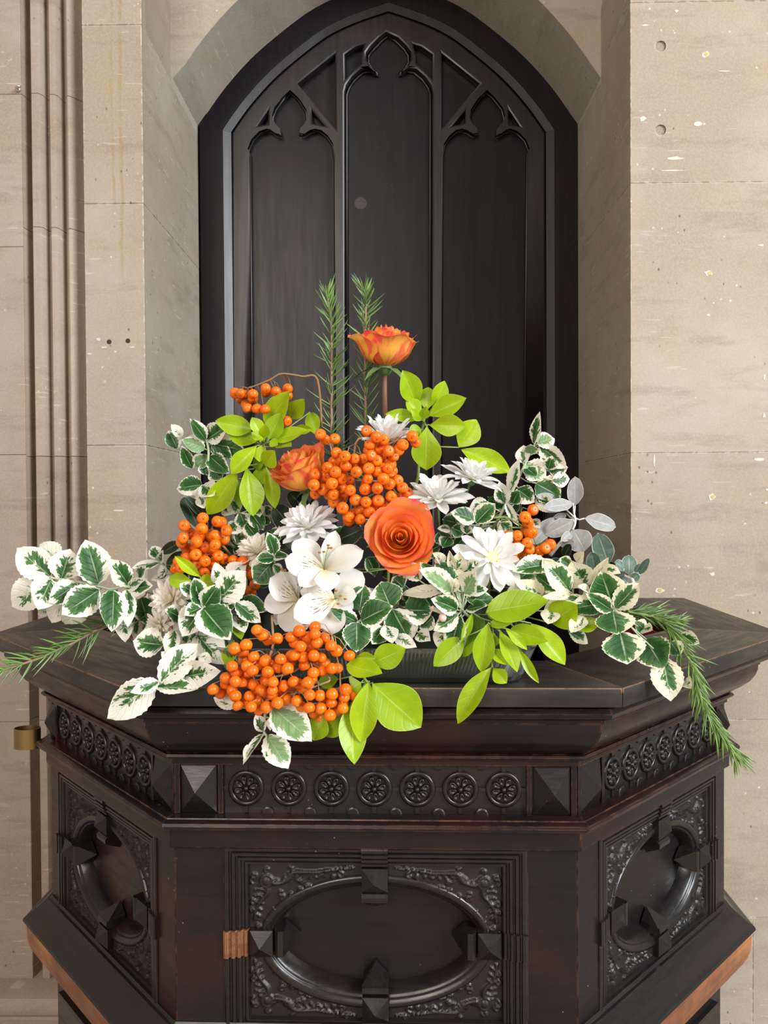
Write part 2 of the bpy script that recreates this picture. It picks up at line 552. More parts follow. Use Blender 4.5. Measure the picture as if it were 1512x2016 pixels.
def rail_piece(name, offs, mat, parent, mat_idx=None):
    """frame members swept along the door outline; offs = list of (offset px, Y)"""
    for side in (0, 1):
        cols = []
        for off, Y in offs:
            cols.append(arch_pts(off, Y)[side])
        # jamb
        b = MB(); n = len(offs)
        top = [c[0] for c in cols]
        for v in top: pass
        vs = [(v.x, v.y, v.z - 0.0005) for v in top] + [(v.x, v.y, ZB) for v in top]
        b.add(vs, [(k, (k + 1) % n, n + (k + 1) % n, n + k) for k in range(n)] + [tuple(range(n)), tuple(range(2 * n - 1, n - 1, -1))])
        b.build(name + '_post', mat, parent)
        b = MB(); m = len(cols[0])
        vs = []
        for i in range(m):
            for k in range(n): vs.append(cols[k][i])
        fs = [(i * n + k, i * n + (k + 1) % n, (i + 1) * n + (k + 1) % n, (i + 1) * n + k) for i in range(m - 1) for k in range(n)]
        fs += [tuple(range(n)), tuple((m - 1) * n + k for k in range(n))]
        b.add(vs, fs)
        o = b.build(name + '_arch', mat, parent)
        smooth_by_angle(o.data, 35)


# wall behind and above the door
wb = tag(empty('wall_back'), kind='structure')
b = MB(); b.box(-0.75, 0.75, 2.26, 2.45, 0.0, 3.4)
b.build('core_wall', M['mortar'], wb)
# stones of the arch: soffit ring from the door frame out to the upper wall
Lo, Ro = arch_pts(60, DY)
sp_z = 0.5 * (Lo[0].z + Ro[0].z)
arc = [Vector((p.x, 0, p.z)) for p in Lo] + [Vector((p.x, 0, p.z)) for p in reversed(Ro)][1:]
arc[0].x = XL; arc[-1].x = XR
arc = [Vector((XL, 0, 2.615))] + arc + [Vector((XR, 0, 2.615))]
m = len(arc)
cuts = [0, 9, 18, 27, 36, 45, 54, 63, m - 1]
cuts = sorted(set([min(c, m - 1) for c in cuts]))
for a, bb in zip(cuts[:-1], cuts[1:]):
    seg = arc[a:bb + 1]
    b = MB(); vs = []
    for p in seg:
        o2 = Vector((p.x - 0.0, 0, p.z))
        # outer side of the voussoir
        d = Vector((p.x + 0.014, 0, p.z - 2.25)).normalized() * 0.16
        q = Vector((max(min(p.x + d.x, 0.8), -0.8), 0, p.z + abs(d.z)))
        vs += [(p.x, TY, p.z), (p.x, DY + 0.12, p.z), (q.x, DY + 0.12, q.z), (q.x, TY, q.z)]
    k = len(seg)
    fs = [(4 * i + j, 4 * i + (j + 1) % 4, 4 * (i + 1) + (j + 1) % 4, 4 * (i + 1) + j) for i in range(k - 1) for j in range(4)]
    fs += [(0, 1, 2, 3), (4 * (k - 1) + 3, 4 * (k - 1) + 2, 4 * (k - 1) + 1, 4 * (k - 1))]
    b.add(vs, fs)
    o = b.build('arch_stone', M['stone_grey'], wb)
    smooth_by_angle(o.data, 30)
# upper wall face over the arch
b = MB(); vs = []; fs = []
for p in arc:
    vs += [(p.x, TY - 0.0006, p.z + 0.0), (p.x * 1.0, TY - 0.0006, 3.4)]
vs = [(-0.75, TY - 0.0006, arc[0].z), (-0.75, TY - 0.0006, 3.4)] + vs + [(0.75, TY - 0.0006, arc[-1].z), (0.75, TY - 0.0006, 3.4)]
vs2 = [(x, TY + 0.2, z) if k % 2 else (x, TY + 0.0, z) for k, (x, y, z) in enumerate(vs)]
nn = len(vs)
fs = [(2 * i, 2 * i + 2, 2 * i + 3, 2 * i + 1) for i in range(nn // 2 - 1)]
b.add(vs, fs)
o = b.build('upper_wall_face', M['stone'], wb)
fr_door = tag(empty('door_1'), kind='structure')
rail_piece('frame', [(62, DY), (17, DY), (16, DY + 0.002), (16, DY + 0.08), (62, DY + 0.08)], M['wood_door'], fr_door)
rail_piece('frame_bevel', [(18, DY + 0.0004), (0, DY + 0.0115), (-1, DY + 0.016), (-1, DY + 0.078), (18, DY + 0.078)], M['wood_edge'], fr_door)

# carved tracery plate with the three lights cut out
PY = DY + 0.016


def flat_curve(name, polys, Y, thick, bev, mat, parent):
    cu = bpy.data.curves.new(name, 'CURVE'); cu.dimensions = '2D'; cu.fill_mode = 'BOTH'
    cu.extrude = thick / 2; cu.bevel_depth = bev; cu.bevel_resolution = 1; cu.offset = -bev
    for poly in polys:
        s = cu.splines.new('POLY'); s.points.add(len(poly) - 1); s.use_cyclic_u = True
        for k, p in enumerate(poly): s.points[k].co = (p[0], p[1], 0, 1)
    o = bpy.data.objects.new('tmp', cu); COL.objects.link(o)
    dg = bpy.context.evaluated_depsgraph_get()
    me = bpy.data.meshes.new_from_object(o.evaluated_get(dg))
    bpy.data.objects.remove(o)
    me.materials.clear(); me.materials.append(mat)
    me.transform(Matrix(((1, 0, 0, 0), (0, 0, -1, Y + thick / 2 + bev), (0, 1, 0, 0), (0, 0, 0, 1))))
    # orientation: local z becomes -y
    o = obj(name, me, parent)
    smooth_by_angle(me, 35)
    return o


def W2(pts, Y=PY): return [(at(x, y, Y).x, at(x, y, Y).z) for x, y in pts]


def z3(pts): return [(420 + x / 4.2, y / 4.2) for x, y in pts]


def bot(x, y=1330): return (x, y)


light_l = [(495, 1330), (487, 300)] + z3([(265, 1230), (300, 1140), (370, 1070), (440, 1045), (480, 1055), (520, 1085), (540, 1090), (536, 1072), (502, 1035), (476, 990), (470, 950), (490, 880), (560, 790), (635, 720),
          (720, 800), (785, 900), (795, 980), (768, 1032), (734, 1066), (730, 1084), (748, 1088), (790, 1060), (840, 1046), (900, 1060), (960, 1110), (1005, 1180), (1022, 1300)]) + [(668, 1330)]
light_r = [(2 * CX - x, y) for x, y in light_l]
light_c = [(680, 1330)] + z3([(1085, 760), (1100, 700), (1150, 630), (1220, 570), (1285, 560), (1325, 588), (1345, 596), (1342, 580), (1300, 542), (1266, 490), (1265, 430), (1300, 380), (1370, 310)]) + [(760, 63)]
light_c = light_c + [(2 * CX - x - 0, y) for x, y in reversed(light_c[:-1])]
tri_l = z3([(700, 690), (1005, 445), (1008, 1050)])
tri_s1 = z3([(452, 915), (372, 1035), (450, 1022)])
tri_s2 = z3([(815, 915), (915, 1035), (820, 1015)])
tri_c = [(679, 107), (700, 92), (716, 87), (710, 110), (710, 124), (693, 138), (680, 152)]


def mir(p): return [(2 * CX - x, y) for x, y in p]


Li, Ri = arch_pts(-1, PY)
outline = [(at(458, 1330, PY).x, at(458, 1330, PY).z)] + [(p.x, p.z) for p in Li] + [(p.x, p.z) for p in reversed(Ri)][1:] + [(at(1073, 1330, PY).x, at(1073, 1330, PY).z)]
polys = [outline] + [W2(p) for p in (light_l, light_c, light_r, tri_l, mir(tri_l), tri_s1, mir(tri_s1), tri_s2, mir(tri_s2), tri_c, mir(tri_c))]
flat_curve('tracery', polys, PY, 0.016, 0.0055, M['wood_edge'], fr_door)
# moulding beads around each light
for p in (light_l, light_c, light_r):
    w = W2(p, PY + 0.012)
    cxm = sum(x for x, z in w) / len(w)
    b = MB(); pts = []
    for x, z in w: pts.append(Vector((x + (0.006 if x < cxm else -0.006), PY + 0.0225, z - (0.005 if z > 2.5 else 0))))
    b.tube(pts, 0.0042, 0.0042, 6)
    b.build('bead', M['wood_edge'], fr_door, smooth=True)
# panels behind the lights
for (x0, x1, yt) in ((475, 672, 98), (672, 858, 45), (858, 1055, 98)):
    a = at(x0, 1330, PY + 0.026); c = at(x1, yt, PY + 0.026)
    b = MB(); b.box(a.x + 0.0004, c.x - 0.0004, PY + 0.0265, PY + 0.04, ZB, c.z)
    b.build('panel', M['wood_door'], fr_door)
# knot in the middle panel
kc = at(710, 400, PY + 0.026)
b = MB(); b.tube([(kc.x, PY + 0.0262, kc.z), (kc.x, PY + 0.03, kc.z)], 0.017, 0.017, 20)
b.build('wood_knot', M['wood_carved'], fr_door)

# ------------------------------------------------------------------ pulpit
SF, ST = 0.50, 0.423
PX0, PY0, PROT = -0.027, 0.9375, -0.02
q = ST * math.sqrt(0.5)
PATH = [Vector((-SF / 2 - q, 0.712)), Vector((-SF / 2 - q, q)), Vector((-SF / 2, 0)), Vector((SF / 2, 0)), Vector((SF / 2 + q, q)), Vector((SF / 2 + q, 0.705))]
pulpit = empty('pulpit', (PX0, PY0, 0), (0, 0, PROT))
tag(pulpit, 'black carved oak pulpit with a canted front and wide ledge', 'pulpit')
SEGA = [-math.pi / 2, -math.pi / 4, 0, math.pi / 4, math.pi / 2]


def off_pt(i, o):
    def nr(k):
        d = (PATH[k + 1] - PATH[k]).normalized(); return Vector((d.y, -d.x))
    if i == 0: return PATH[0] + nr(0) * o
    if i == len(PATH) - 1: return PATH[-1] + nr(i - 1) * o
    a, b = nr(i - 1), nr(i)
    mdir = (a + b).normalized()
    return PATH[i] + mdir * (o / mdir.dot(a))


def sweep(name, prof, mat, segs=range(5), red=0.4, smooth=35, gap=0.0003, bev=0.0, parent=None):
    out = []
    for s in segs:
        n = len(prof); vs = []
        for i, sg in ((s, 1), (s + 1, -1)):
            d = (PATH[s + 1] - PATH[s]).normalized()
            for o, z in prof:
                p = off_pt(i, o) + d * gap * sg
                vs.append((p.x, p.y, z))
        fs = [(k, (k + 1) % n, n + (k + 1) % n, n + k) for k in range(n)] + [tuple(range(n)), tuple(range(2 * n - 1, n - 1, -1))]
        # local frame along the board so that the grain follows it
        mid = (PATH[s] + PATH[s + 1]) / 2; ang = SEGA[s]
        T = Matrix.Translation((mid.x, mid.y, 0)) @ Matrix.Rotation(ang, 4, 'Z')
        Ti = T.inverted()
        me = mk_mesh(name, [Ti @ Vector(v) for v in vs], fs, mat)
        if bev: bevel_mesh(me, bev, 2)
        smooth_by_angle(me, smooth)
        o = obj(name, me, parent or pulpit, color=(red if s != 1 else min(1, red + 0.45), 0, 0, 1))  # left canted boards tinted redder: warm side light put into the colour
        o.matrix_basis = T
        out.append(o)
    return out


OL = 0.080
sweep('ledge_board', [(OL, 1.3884), (OL, 1.3663), (OL - 0.147, 1.3663), (OL - 0.147, 1.3884)], M['wood_ledge'], red=0.9, bev=0.0016)
sweep('cornice_bead', [(0.040, 1.3663), (0.040, 1.3632), (0.053, 1.3628), (0.0605, 1.3592), (0.0635, 1.3535), (0.0605, 1.3478), (0.053, 1.3442), (0.030, 1.3440), (0.030, 1.3663)], M['wood'], red=0.35)
sweep('cornice_moulding', [(0.048, 1.3440), (0.048, 1.3385), (0.0455, 1.3375), (0.0450, 1.3300), (0.0415, 1.3200), (0.0345, 1.3100), (0.0235, 1.3005), (0.0115, 1.2925), (0.007, 1.2890),
                           (0.012, 1.2885), (0.0135, 1.2860), (0.0115, 1.2830), (0.0045, 1.2820), (0.0040, 1.2735), (-0.03, 1.2731), (-0.03, 1.3440)], M['wood'], red=0.6)
sweep('string_moulding', [(-0.02, 1.2106), (0.004, 1.2106), (0.007, 1.2100), (0.0125, 1.2098), (0.0130, 1.2085), (0.0175, 1.2080), (0.0205, 1.2060), (0.0215, 1.2025), (0.0200, 1.1985), (0.0150, 1.1962), (0.0072, 1.1958), (-0.02, 1.1958)], M['wood'], red=0.9)
sweep('fascia', [(0.0070, 1.1956), (0.0070, 1.1712), (0.0055, 1.1700), (-0.02, 1.1700), (-0.02, 1.1956)], M['wood'], red=0.6)
sweep('lower_ledge', [(-0.02, 0.950), (0.002, 0.949), (0.0045, 0.9455), (0.0085, 0.9450), (0.014, 0.9395), (0.033, 0.9235), (0.0355, 0.9232), (0.0420, 0.9180), (0.0430, 0.9145), (0.0390, 0.9105), (-0.02, 0.9095)], M['wood_carved'], red=0.2)
sweep('lower_ledge_face', [(-0.02, 0.9093), (0.0375, 0.9093), (0.0380, 0.9020), (0.0370, 0.8830), (0.0320, 0.8660), (0.0290, 0.8640), (0.0270, 0.8570), (0.0150, 0.8410), (0.0020, 0.8290), (-0.02, 0.8270)], M['wood_worn'], red=1.0)
# inside of the pulpit: red lined boards
sweep('red_lining', [(-0.070, 1.3660), (-0.070, 0.60), (-0.076, 0.60), (-0.076, 1.3660)], M['red'])
sweep('inner_board', [(-0.030, 1.3661), (-0.030, 0.0), (-0.068, 0.0), (-0.068, 1.3661)], M['wood'])
b = MB(); b.add([(-0.47, 0.1, 0.6), (0.47, 0.1, 0.6), (0.47, 0.7, 0.6), (-0.47, 0.7, 0.6), (-0.47, 0.1, 0.58), (0.47, 0.1, 0.58), (0.47, 0.7, 0.58), (-0.47, 0.7, 0.58)],
                [(0, 1, 2, 3), (7, 6, 5, 4), (0, 4, 5, 1), (1, 5, 6, 2), (2, 6, 7, 3), (3, 7, 4, 0)])
b.build('pulpit_floor', M['wood'], pulpit)
# base of the pulpit down to the floor
sweep('base_board', [(-0.005, 0.8272), (-0.005, 0.0), (-0.029, 0.0), (-0.029, 0.8272)], M['wood'], red=0.4)
# plain side boards running back to the wall
sweep('side_board', [(0.0, 1.2730), (0.0, 0.9485), (-0.029, 0.9485), (-0.029, 1.2730)], M['wood'], segs=(0, 4))


def face_frame(s):
    mid = (PATH[s] + PATH[s + 1]) / 2
    return (mid.x, mid.y, 0), (0, 0, SEGA[s])


FL = {1: ST, 2: SF, 3: ST}
REDF = {1: 0.95, 2: 0.55, 3: 0.15}  # face redness carries the warm light from the left in the wood colour


def put(name, me, s, a=0.0, z=0.0, parent=None, scale=None, red=None, roty=0.0, back=0.0):
    """place a mesh built in face space (x along, -y outwards) on face s"""
    loc, rot = face_frame(s)
    T = Matrix.Translation(loc) @ Matrix.Rotation(SEGA[s], 4, 'Z') @ Matrix.Translation((a, back, z)) @ Matrix.Rotation(roty, 4, 'Y')
    if scale: T = T @ Matrix.Diagonal((*scale, 1))
    o = obj(name, me, pulpit if parent is None else parent, color=(REDF[s] if red is None else red, 0, 0, 1))
    if parent is not None:
        T = parent.matrix_basis.inverted() @ T
    o.matrix_basis = T
    return o


# ---- frieze
ZF0, ZF1 = 1.2106, 1.2731
ZFC = (ZF0 + ZF1) / 2


def rosette_mesh():
    b = MB(); R = 0.0195; nseg = 32
    prof = [(-0.0030, 0.0), (-0.0028, 0.0030), (0.0, 0.0040), (0.0028, 0.0030), (0.0030, 0.0)]
    vs = []; fs = []; n = len(prof)
    for i in range(nseg):
        a = 2 * math.pi * i / nseg
        for dr, h in prof: vs.append(((R + dr) * math.cos(a), -h, (R + dr) * math.sin(a)))
    for i in range(nseg):
        for k in range(n - 1):
            fs.append((i * n + k, i * n + k + 1, ((i + 1) % nseg) * n + k + 1, ((i + 1) % nseg) * n + k))
    b.add(vs, fs)
    for p in range(8):
        a = 2 * math.pi * (p + 0.3) / 8
        # scooped petal: tear drop loops
        vs = []; fs = []; m = 10
        for ring, (sc, h) in enumerate(((1.0, 0.0), (0.92, 0.0042), (0.66, 0.0046), (0.4, 0.0026))):
            for k in range(m):
                t = 2 * math.pi * k / m
                x = 0.0098 + 0.0058 * math.cos(t) * sc; y = 0.0046 * math.sin(t) * sc * (0.72 + 0.28 * math.cos(t))
                vs.append((x * math.cos(a) - y * math.sin(a), -h, x * math.sin(a) + y * math.cos(a)))
        for r in range(3):
            for k in range(m): fs.append((r * m + k, r * m + (k + 1) % m, (r + 1) * m + (k + 1) % m, (r + 1) * m + k))
        fs.append(tuple(3 * m + k for k in range(m)))
        b.add(vs, fs)
    b.ball((0, -0.0015, 0), 0.0038, 0.0052, 0.0038, 10, 6)
    me = mk_mesh('rosette', b.v, b.f, M['wood_carved'], True)
    return me


ROS = rosette_mesh()
b = MB(); b.box(-0.0042, 0.0042, -0.0022, 0.001, -0.0022, 0.0022)
LKM = mk_mesh('link_bar', b.v, b.f, M['wood_carved'])
n = 10; vs = []; fs = []
for h, rr in ((0.001, 0.0078), (-0.0020, 0.0078), (-0.0028, 0.0062)):
    for k in range(n + 1):
        t = math.pi * k / n
        vs.append((rr * math.cos(t), h, 0.0312 - rr * math.sin(t)))
for r in range(2):
    for k in range(n): fs.append((r * (n + 1) + k, r * (n + 1) + k + 1, (r + 1) * (n + 1) + k + 1, (r + 1) * (n + 1) + k))
fs.append(tuple(2 * (n + 1) + k for k in range(n + 1)))
HDM = mk_mesh('half_disc', vs, fs, M['wood_carved'])


def pyr_mesh(w, h, d, rim=0.0):
    b = MB()
    b.add([(-w / 2, 0, -h / 2), (w / 2, 0, -h / 2), (w / 2, 0, h / 2), (-w / 2, 0, h / 2), (0, -d, 0),
           (-w / 2, 0.004, -h / 2), (w / 2, 0.004, -h / 2), (w / 2, 0.004, h / 2), (-w / 2, 0.004, h / 2)],
          [(0, 1, 4), (1, 2, 4), (2, 3, 4), (3, 0, 4), (0, 5, 6, 1), (1, 6, 7, 2), (2, 7, 8, 3), (3, 8, 5, 0)])
    return mk_mesh('pyramid_block', b.v, b.f, M['wood_carved'])


for s in (1, 2, 3):
    L = FL[s]
    b = MB(); b.box(-L / 2 + 0.0015, L / 2 - 0.0015, 0.0045, 0.028, ZF0 - 0.001, ZF1 + 0.001)
    fz = put('frieze', mk_mesh('frieze', b.v, b.f, M['wood_carved']), s)
    if s == 2: x0, x1, pyrs = -0.188, 0.188, [(-0.2195, 0.046), (0.2195, 0.046)]
    elif s == 3: x0, x1, pyrs = -0.150, 0.183, [(-0.181, 0.046), (0.198, 0.022)]
    else: x0, x1, pyrs = -0.183, 0.150, [(0.181, 0.046), (-0.198, 0.022)]
    sp = (x1 - x0) / 7.05
    for k in range(7):
        a = (x0 + x1) / 2 + (k - 3) * sp
        put('rosette', ROS, s, a, ZFC, fz, back=0.0046, scale=(1 if s == 2 else 0.93, 1, 1))
        for da, dz, ry in ((-0.0262, 0, 0), (0, 0.0262, math.pi / 2), (0, -0.0262, math.pi / 2)) + (((0.0262, 0, 0),) if k == 6 else ()):
            put('link_bar', LKM, s, a + da, ZFC + dz, fz, back=0.0045, roty=ry)
        if k < 6:
            put('half_disc', HDM, s, a + sp / 2, ZFC, fz, back=0.0045)
            put('half_disc', HDM, s, a + sp / 2, ZFC, fz, back=0.0045, roty=math.pi)
    for a, w in pyrs:
        put('pyramid_block', pyr_mesh(w, ZF1 - ZF0 - 0.002, 0.017), s, a, ZFC, fz, red=0.1, back=0.002)
    for a in (x0 - 0.003, x1 + 0.003):
        b = MB(); b.box(-0.0028, 0.0028, -0.0005, 0.006, ZF0 + 0.0005, ZF1 - 0.0005)
        put('edge_strip', mk_mesh('edge_strip', b.v, b.f, M['wood']), s, a, 0, fz)
    for a in (-L / 2 + 0.0042, L / 2 - 0.0042):
        b = MB(); b.box(-0.0036, 0.0036, -0.0005, 0.006, ZF0 + 0.0005, ZF1 - 0.0005)
        put('edge_strip', mk_mesh('edge_strip', b.v, b.f, M['wood']), s, a, 0, fz)

# ---- oval panels
PZ = 1.048
PHW, PHH = 0.188, 0.122          # half size of the framed panel
IHW, IHH = PHW - 0.031, PHH - 0.0255
EA, EB = 0.1430, 0.0815

frame_prof = [(0.0, 0.004), (0.0, -0.0015), (0.0022, -0.0030), (0.0060, -0.0030), (0.0068, 0.0005), (0.0085, 0.0008), (0.0105, -0.0022), (0.0140, -0.0022), (0.0150, 0.0014),
              (0.0165, 0.0018), (0.0178, -0.0006), (0.0210, -0.0006), (0.0220, 0.0035), (0.0245, 0.0040), (0.0262, 0.0022), (0.0290, 0.0025), (0.0312, 0.0080), (0.0312, 0.0200), (0.0, 0.0200)]


def frame_piece(kind):
    """mitred reeded frame member; built for the top, bottom or sides"""
    n = len(frame_prof); vs = []
    for w, d in frame_prof:
        k = w / 0.0312
        x = PHW - k * (PHW - IHW); z = PHH - k * (PHH - IHH)
        if kind == 'top': vs.append([(-x, d, z), (x, d, z)])
        elif kind == 'bottom': vs.append([(-x, d, -z), (x, d, -z)])
        elif kind == 'left': vs.append([(-x, d, -z), (-x, d, z)])
        else: vs.append([(x, d, -z), (x, d, z)])
    V = [v[0] for v in vs] + [v[1] for v in vs]
    F = [(k, (k + 1) % n, n + (k + 1) % n, n + k) for k in range(n)] + [tuple(range(n)), tuple(range(2 * n - 1, n - 1, -1))]
    me = mk_mesh('frame_moulding', V, F, M['wood_carved'])
    return me


FPC = [frame_piece(k) for k in ('top', 'bottom', 'left', 'right')]


def ellipse_ring():
    nseg = 96
    loops = [(-0.0035, 0.0085), (-0.002, 0.0052), (0.0010, 0.0044), (0.0035, 0.0048), (0.0065, 0.0066), (0.0085, 0.0080), (0.0090, 0.0098), (0.0100, 0.0098), (0.0125, 0.0125), (0.0165, 0.0190), (0.0190, 0.0255), (0.0200, 0.0300)]
    vs = []; fs = []; n = len(loops)
    for i in range(nseg):
        a = 2 * math.pi * i / nseg
        for o, d in loops: vs.append(((EA - o) * math.cos(a), d, (EB - o) * math.sin(a)))
    for i in range(nseg):
        for k in range(n - 1): fs.append((i * n + k, i * n + k + 1, ((i + 1) % nseg) * n + k + 1, ((i + 1) % nseg) * n + k))
    me = mk_mesh('oval_moulding', vs, fs, M['wood_carved'], True)
    return me


ERING = ellipse_ring()


def boss_mesh(first, mat=None):
    """strap over the frame, pyramid stud, rolled and pointed end; runs along +x from the frame edge"""
    b = MB(); w = 0.0162
    f = first
    pr = [(x * f / 0.0312, (d - 0.0034) if d < 0.0199 else 0.006) for x, d in frame_prof[:-2]]
    pr = [(x - (0.0006 if x == 0 else 0), d) for x, d in pr] + [(f, 0.012), (-0.0006, 0.012)]
    n = len(pr)
    b.add([(x, y, -w) for x, y in pr] + [(x, y, w) for x, y in pr], [(k, (k + 1) % n, n + (k + 1) % n, n + k) for k in range(n)] + [tuple(range(n)), tuple(range(2 * n - 1, n - 1, -1))])
    strap = mk_mesh('strap', b.v, b.f, mat or M['wood_carved'])
    b = MB()
    x0 = f + 0.0015; x1 = x0 + 0.031; c = (x0 + x1) / 2
    b.add([(x0, 0.014, -w), (x1, 0.014, -w), (x1, 0.014, w), (x0, 0.014, w), (x0, -0.001, -w), (x1, -0.001, -w), (x1, -0.001, w), (x0, -0.001, w), (c, -0.0130, 0)],
          [(0, 3, 2, 1), (4, 5, 8), (5, 6, 8), (6, 7, 8), (7, 4, 8), (0, 1, 5, 4), (1, 2, 6, 5), (2, 3, 7, 6), (3, 0, 4, 7)])
    # rolled block and point
    xa = x1 + 0.0012; xb = xa + 0.0145; tip = xb + 0.0185
    prof = [(xa, 0.026), (xa, 0.004), (xa + 0.002, 0.000), (xa + 0.0060, -0.0030), (xb - 0.002, -0.0020), (xb, 0.0010)]
    n = len(prof)
    vs = [(x, y, -w) for x, y in prof] + [(x, y, w) for x, y in prof] + [(tip, 0.026, 0), (xb, 0.026, -w), (xb, 0.026, w)]
    fs = [(k, k + 1, n + k + 1, n + k) for k in range(n - 1)]
    fs += [(n - 1, 2 * n, 2 * n - 1), (n - 1, 2 * n + 1, 2 * n), (2 * n - 1, 2 * n, 2 * n + 2)]
    fs += [tuple(list(range(n - 1, -1, -1)) + [2 * n + 1]), tuple(list(range(n, 2 * n)) + [2 * n + 2])]
    b.add(vs, fs)
    stud = mk_mesh('stud', b.v, b.f, M['wood_carved'])
    return strap, stud


STR_S, STUD_S = boss_mesh(0.0325)
STR_T, STUD_T = boss_mesh(0.0275)
STR_C = mk_mesh('strap', [v.co for v in STR_S.vertices], [tuple(p.vertices) for p in STR_S.polygons], M['copper'])


def carving():
    """scrolled foliage in relief for the upper left corner, as a height field"""
    nx, nz = 96, 66
    Lx, Lz = IHW - 0.012, IHH - 0.010
    xs = np.linspace(0, Lx, nx); zs_ = np.linspace(0, Lz, nz)
    X, Z = np.meshgrid(xs, zs_)
    H = np.zeros_like(X)

    def stroke(pts, r0, r1, hmax):
        nonlocal H
        pts = np.array([(p.x, p.y) for p in catmull([(a, b, 0) for a, b in pts], 5)])
        m = len(pts)
        for i, (px, pz) in enumerate(pts):
            r = r0 + (r1 - r0) * i / (m - 1)
            d2 = (X - px) ** 2 + (Z - pz) ** 2
            H = np.maximum(H, hmax * np.sqrt(np.clip(1 - d2 / r ** 2, 0, 1)))

    def disc(px, pz, r, h):
        nonlocal H
        d = np.sqrt((X - px) ** 2 + (Z - pz) ** 2)
        H = np.where(d < r * 1.45, 0, H)
        H = np.maximum(H, h * np.clip(1 - ((d - r * 1.15) / (r * 0.28)) ** 2, 0, 1) * 0.85)
        H = np.maximum(H, h * np.sqrt(np.clip(1 - (d / r) ** 2, 0, 1)))
    k = 0.001
    stroke([(24 * k, 22 * k), (34 * k, 24 * k), (46 * k, 20 * k), (54 * k, 10 * k), (66 * k, 9 * k), (84 * k, 9 * k), (104 * k, 6 * k), (130 * k, 3.5 * k)], 0.0032, 0.0018, 0.0046)
    stroke([(22 * k, 24 * k), (22 * k, 36 * k), (14 * k, 46 * k), (8 * k, 56 * k), (6 * k, 70 * k)], 0.0032, 0.0018, 0.0046)
    rr = random.Random(5)
    for i in range(64):
        cx = rr.uniform(3, 135) * k; cz = rr.uniform(2, 84) * k
        a0 = rr.uniform(0, 6.28); r = rr.uniform(2.4, 5.2) * k
        pts = [(cx + r * (1 - t * 0.7) * math.cos(a0 + t * 5.2), cz + r * (1 - t * 0.7) * math.sin(a0 + t * 5.2)) for t in (0, 0.25, 0.5, 0.75, 1)]
        stroke(pts, 0.0017, 0.0011, 0.0034)
    for i in range(8):      # short fronds under the main stem
        cx = (40 + i * 9) * k
        stroke([(cx, (22 - i * 1.2) * k), (cx + 3 * k, (16 - i) * k), (cx + 7 * k, (13 - i) * k)], 0.0020, 0.0012, 0.0030)
    for i in range(5):
        cz = (34 + i * 8) * k
        stroke([((20 - i * 2) * k, cz), ((13 - i) * k, cz - 3 * k), (6 * k, cz - 1 * k)], 0.0020, 0.0012, 0.0030)
    disc(21 * k, 21 * k, 6.5 * k, 0.0050)
    # raised rim along the frame
    vs = []; idx = -np.ones_like(X, dtype=int); fs = []
    for j in range(nz):
        for i in range(nx):
            x = -IHW + X[j, i]; z = IHH - Z[j, i]
            if (x / (EA - 0.002)) ** 2 + (z / (EB - 0.002)) ** 2 >= 1.0:
                idx[j, i] = len(vs); vs.append((x, 0.0078 - H[j, i], z))
    for j in range(nz - 1):
        for i in range(nx - 1):
            q4 = (idx[j, i], idx[j, i + 1], idx[j + 1, i + 1], idx[j + 1, i])
            if min(q4) >= 0: fs.append(q4)
    return mk_mesh('spandrel_carving', vs, fs, M['wood_relief'], True)


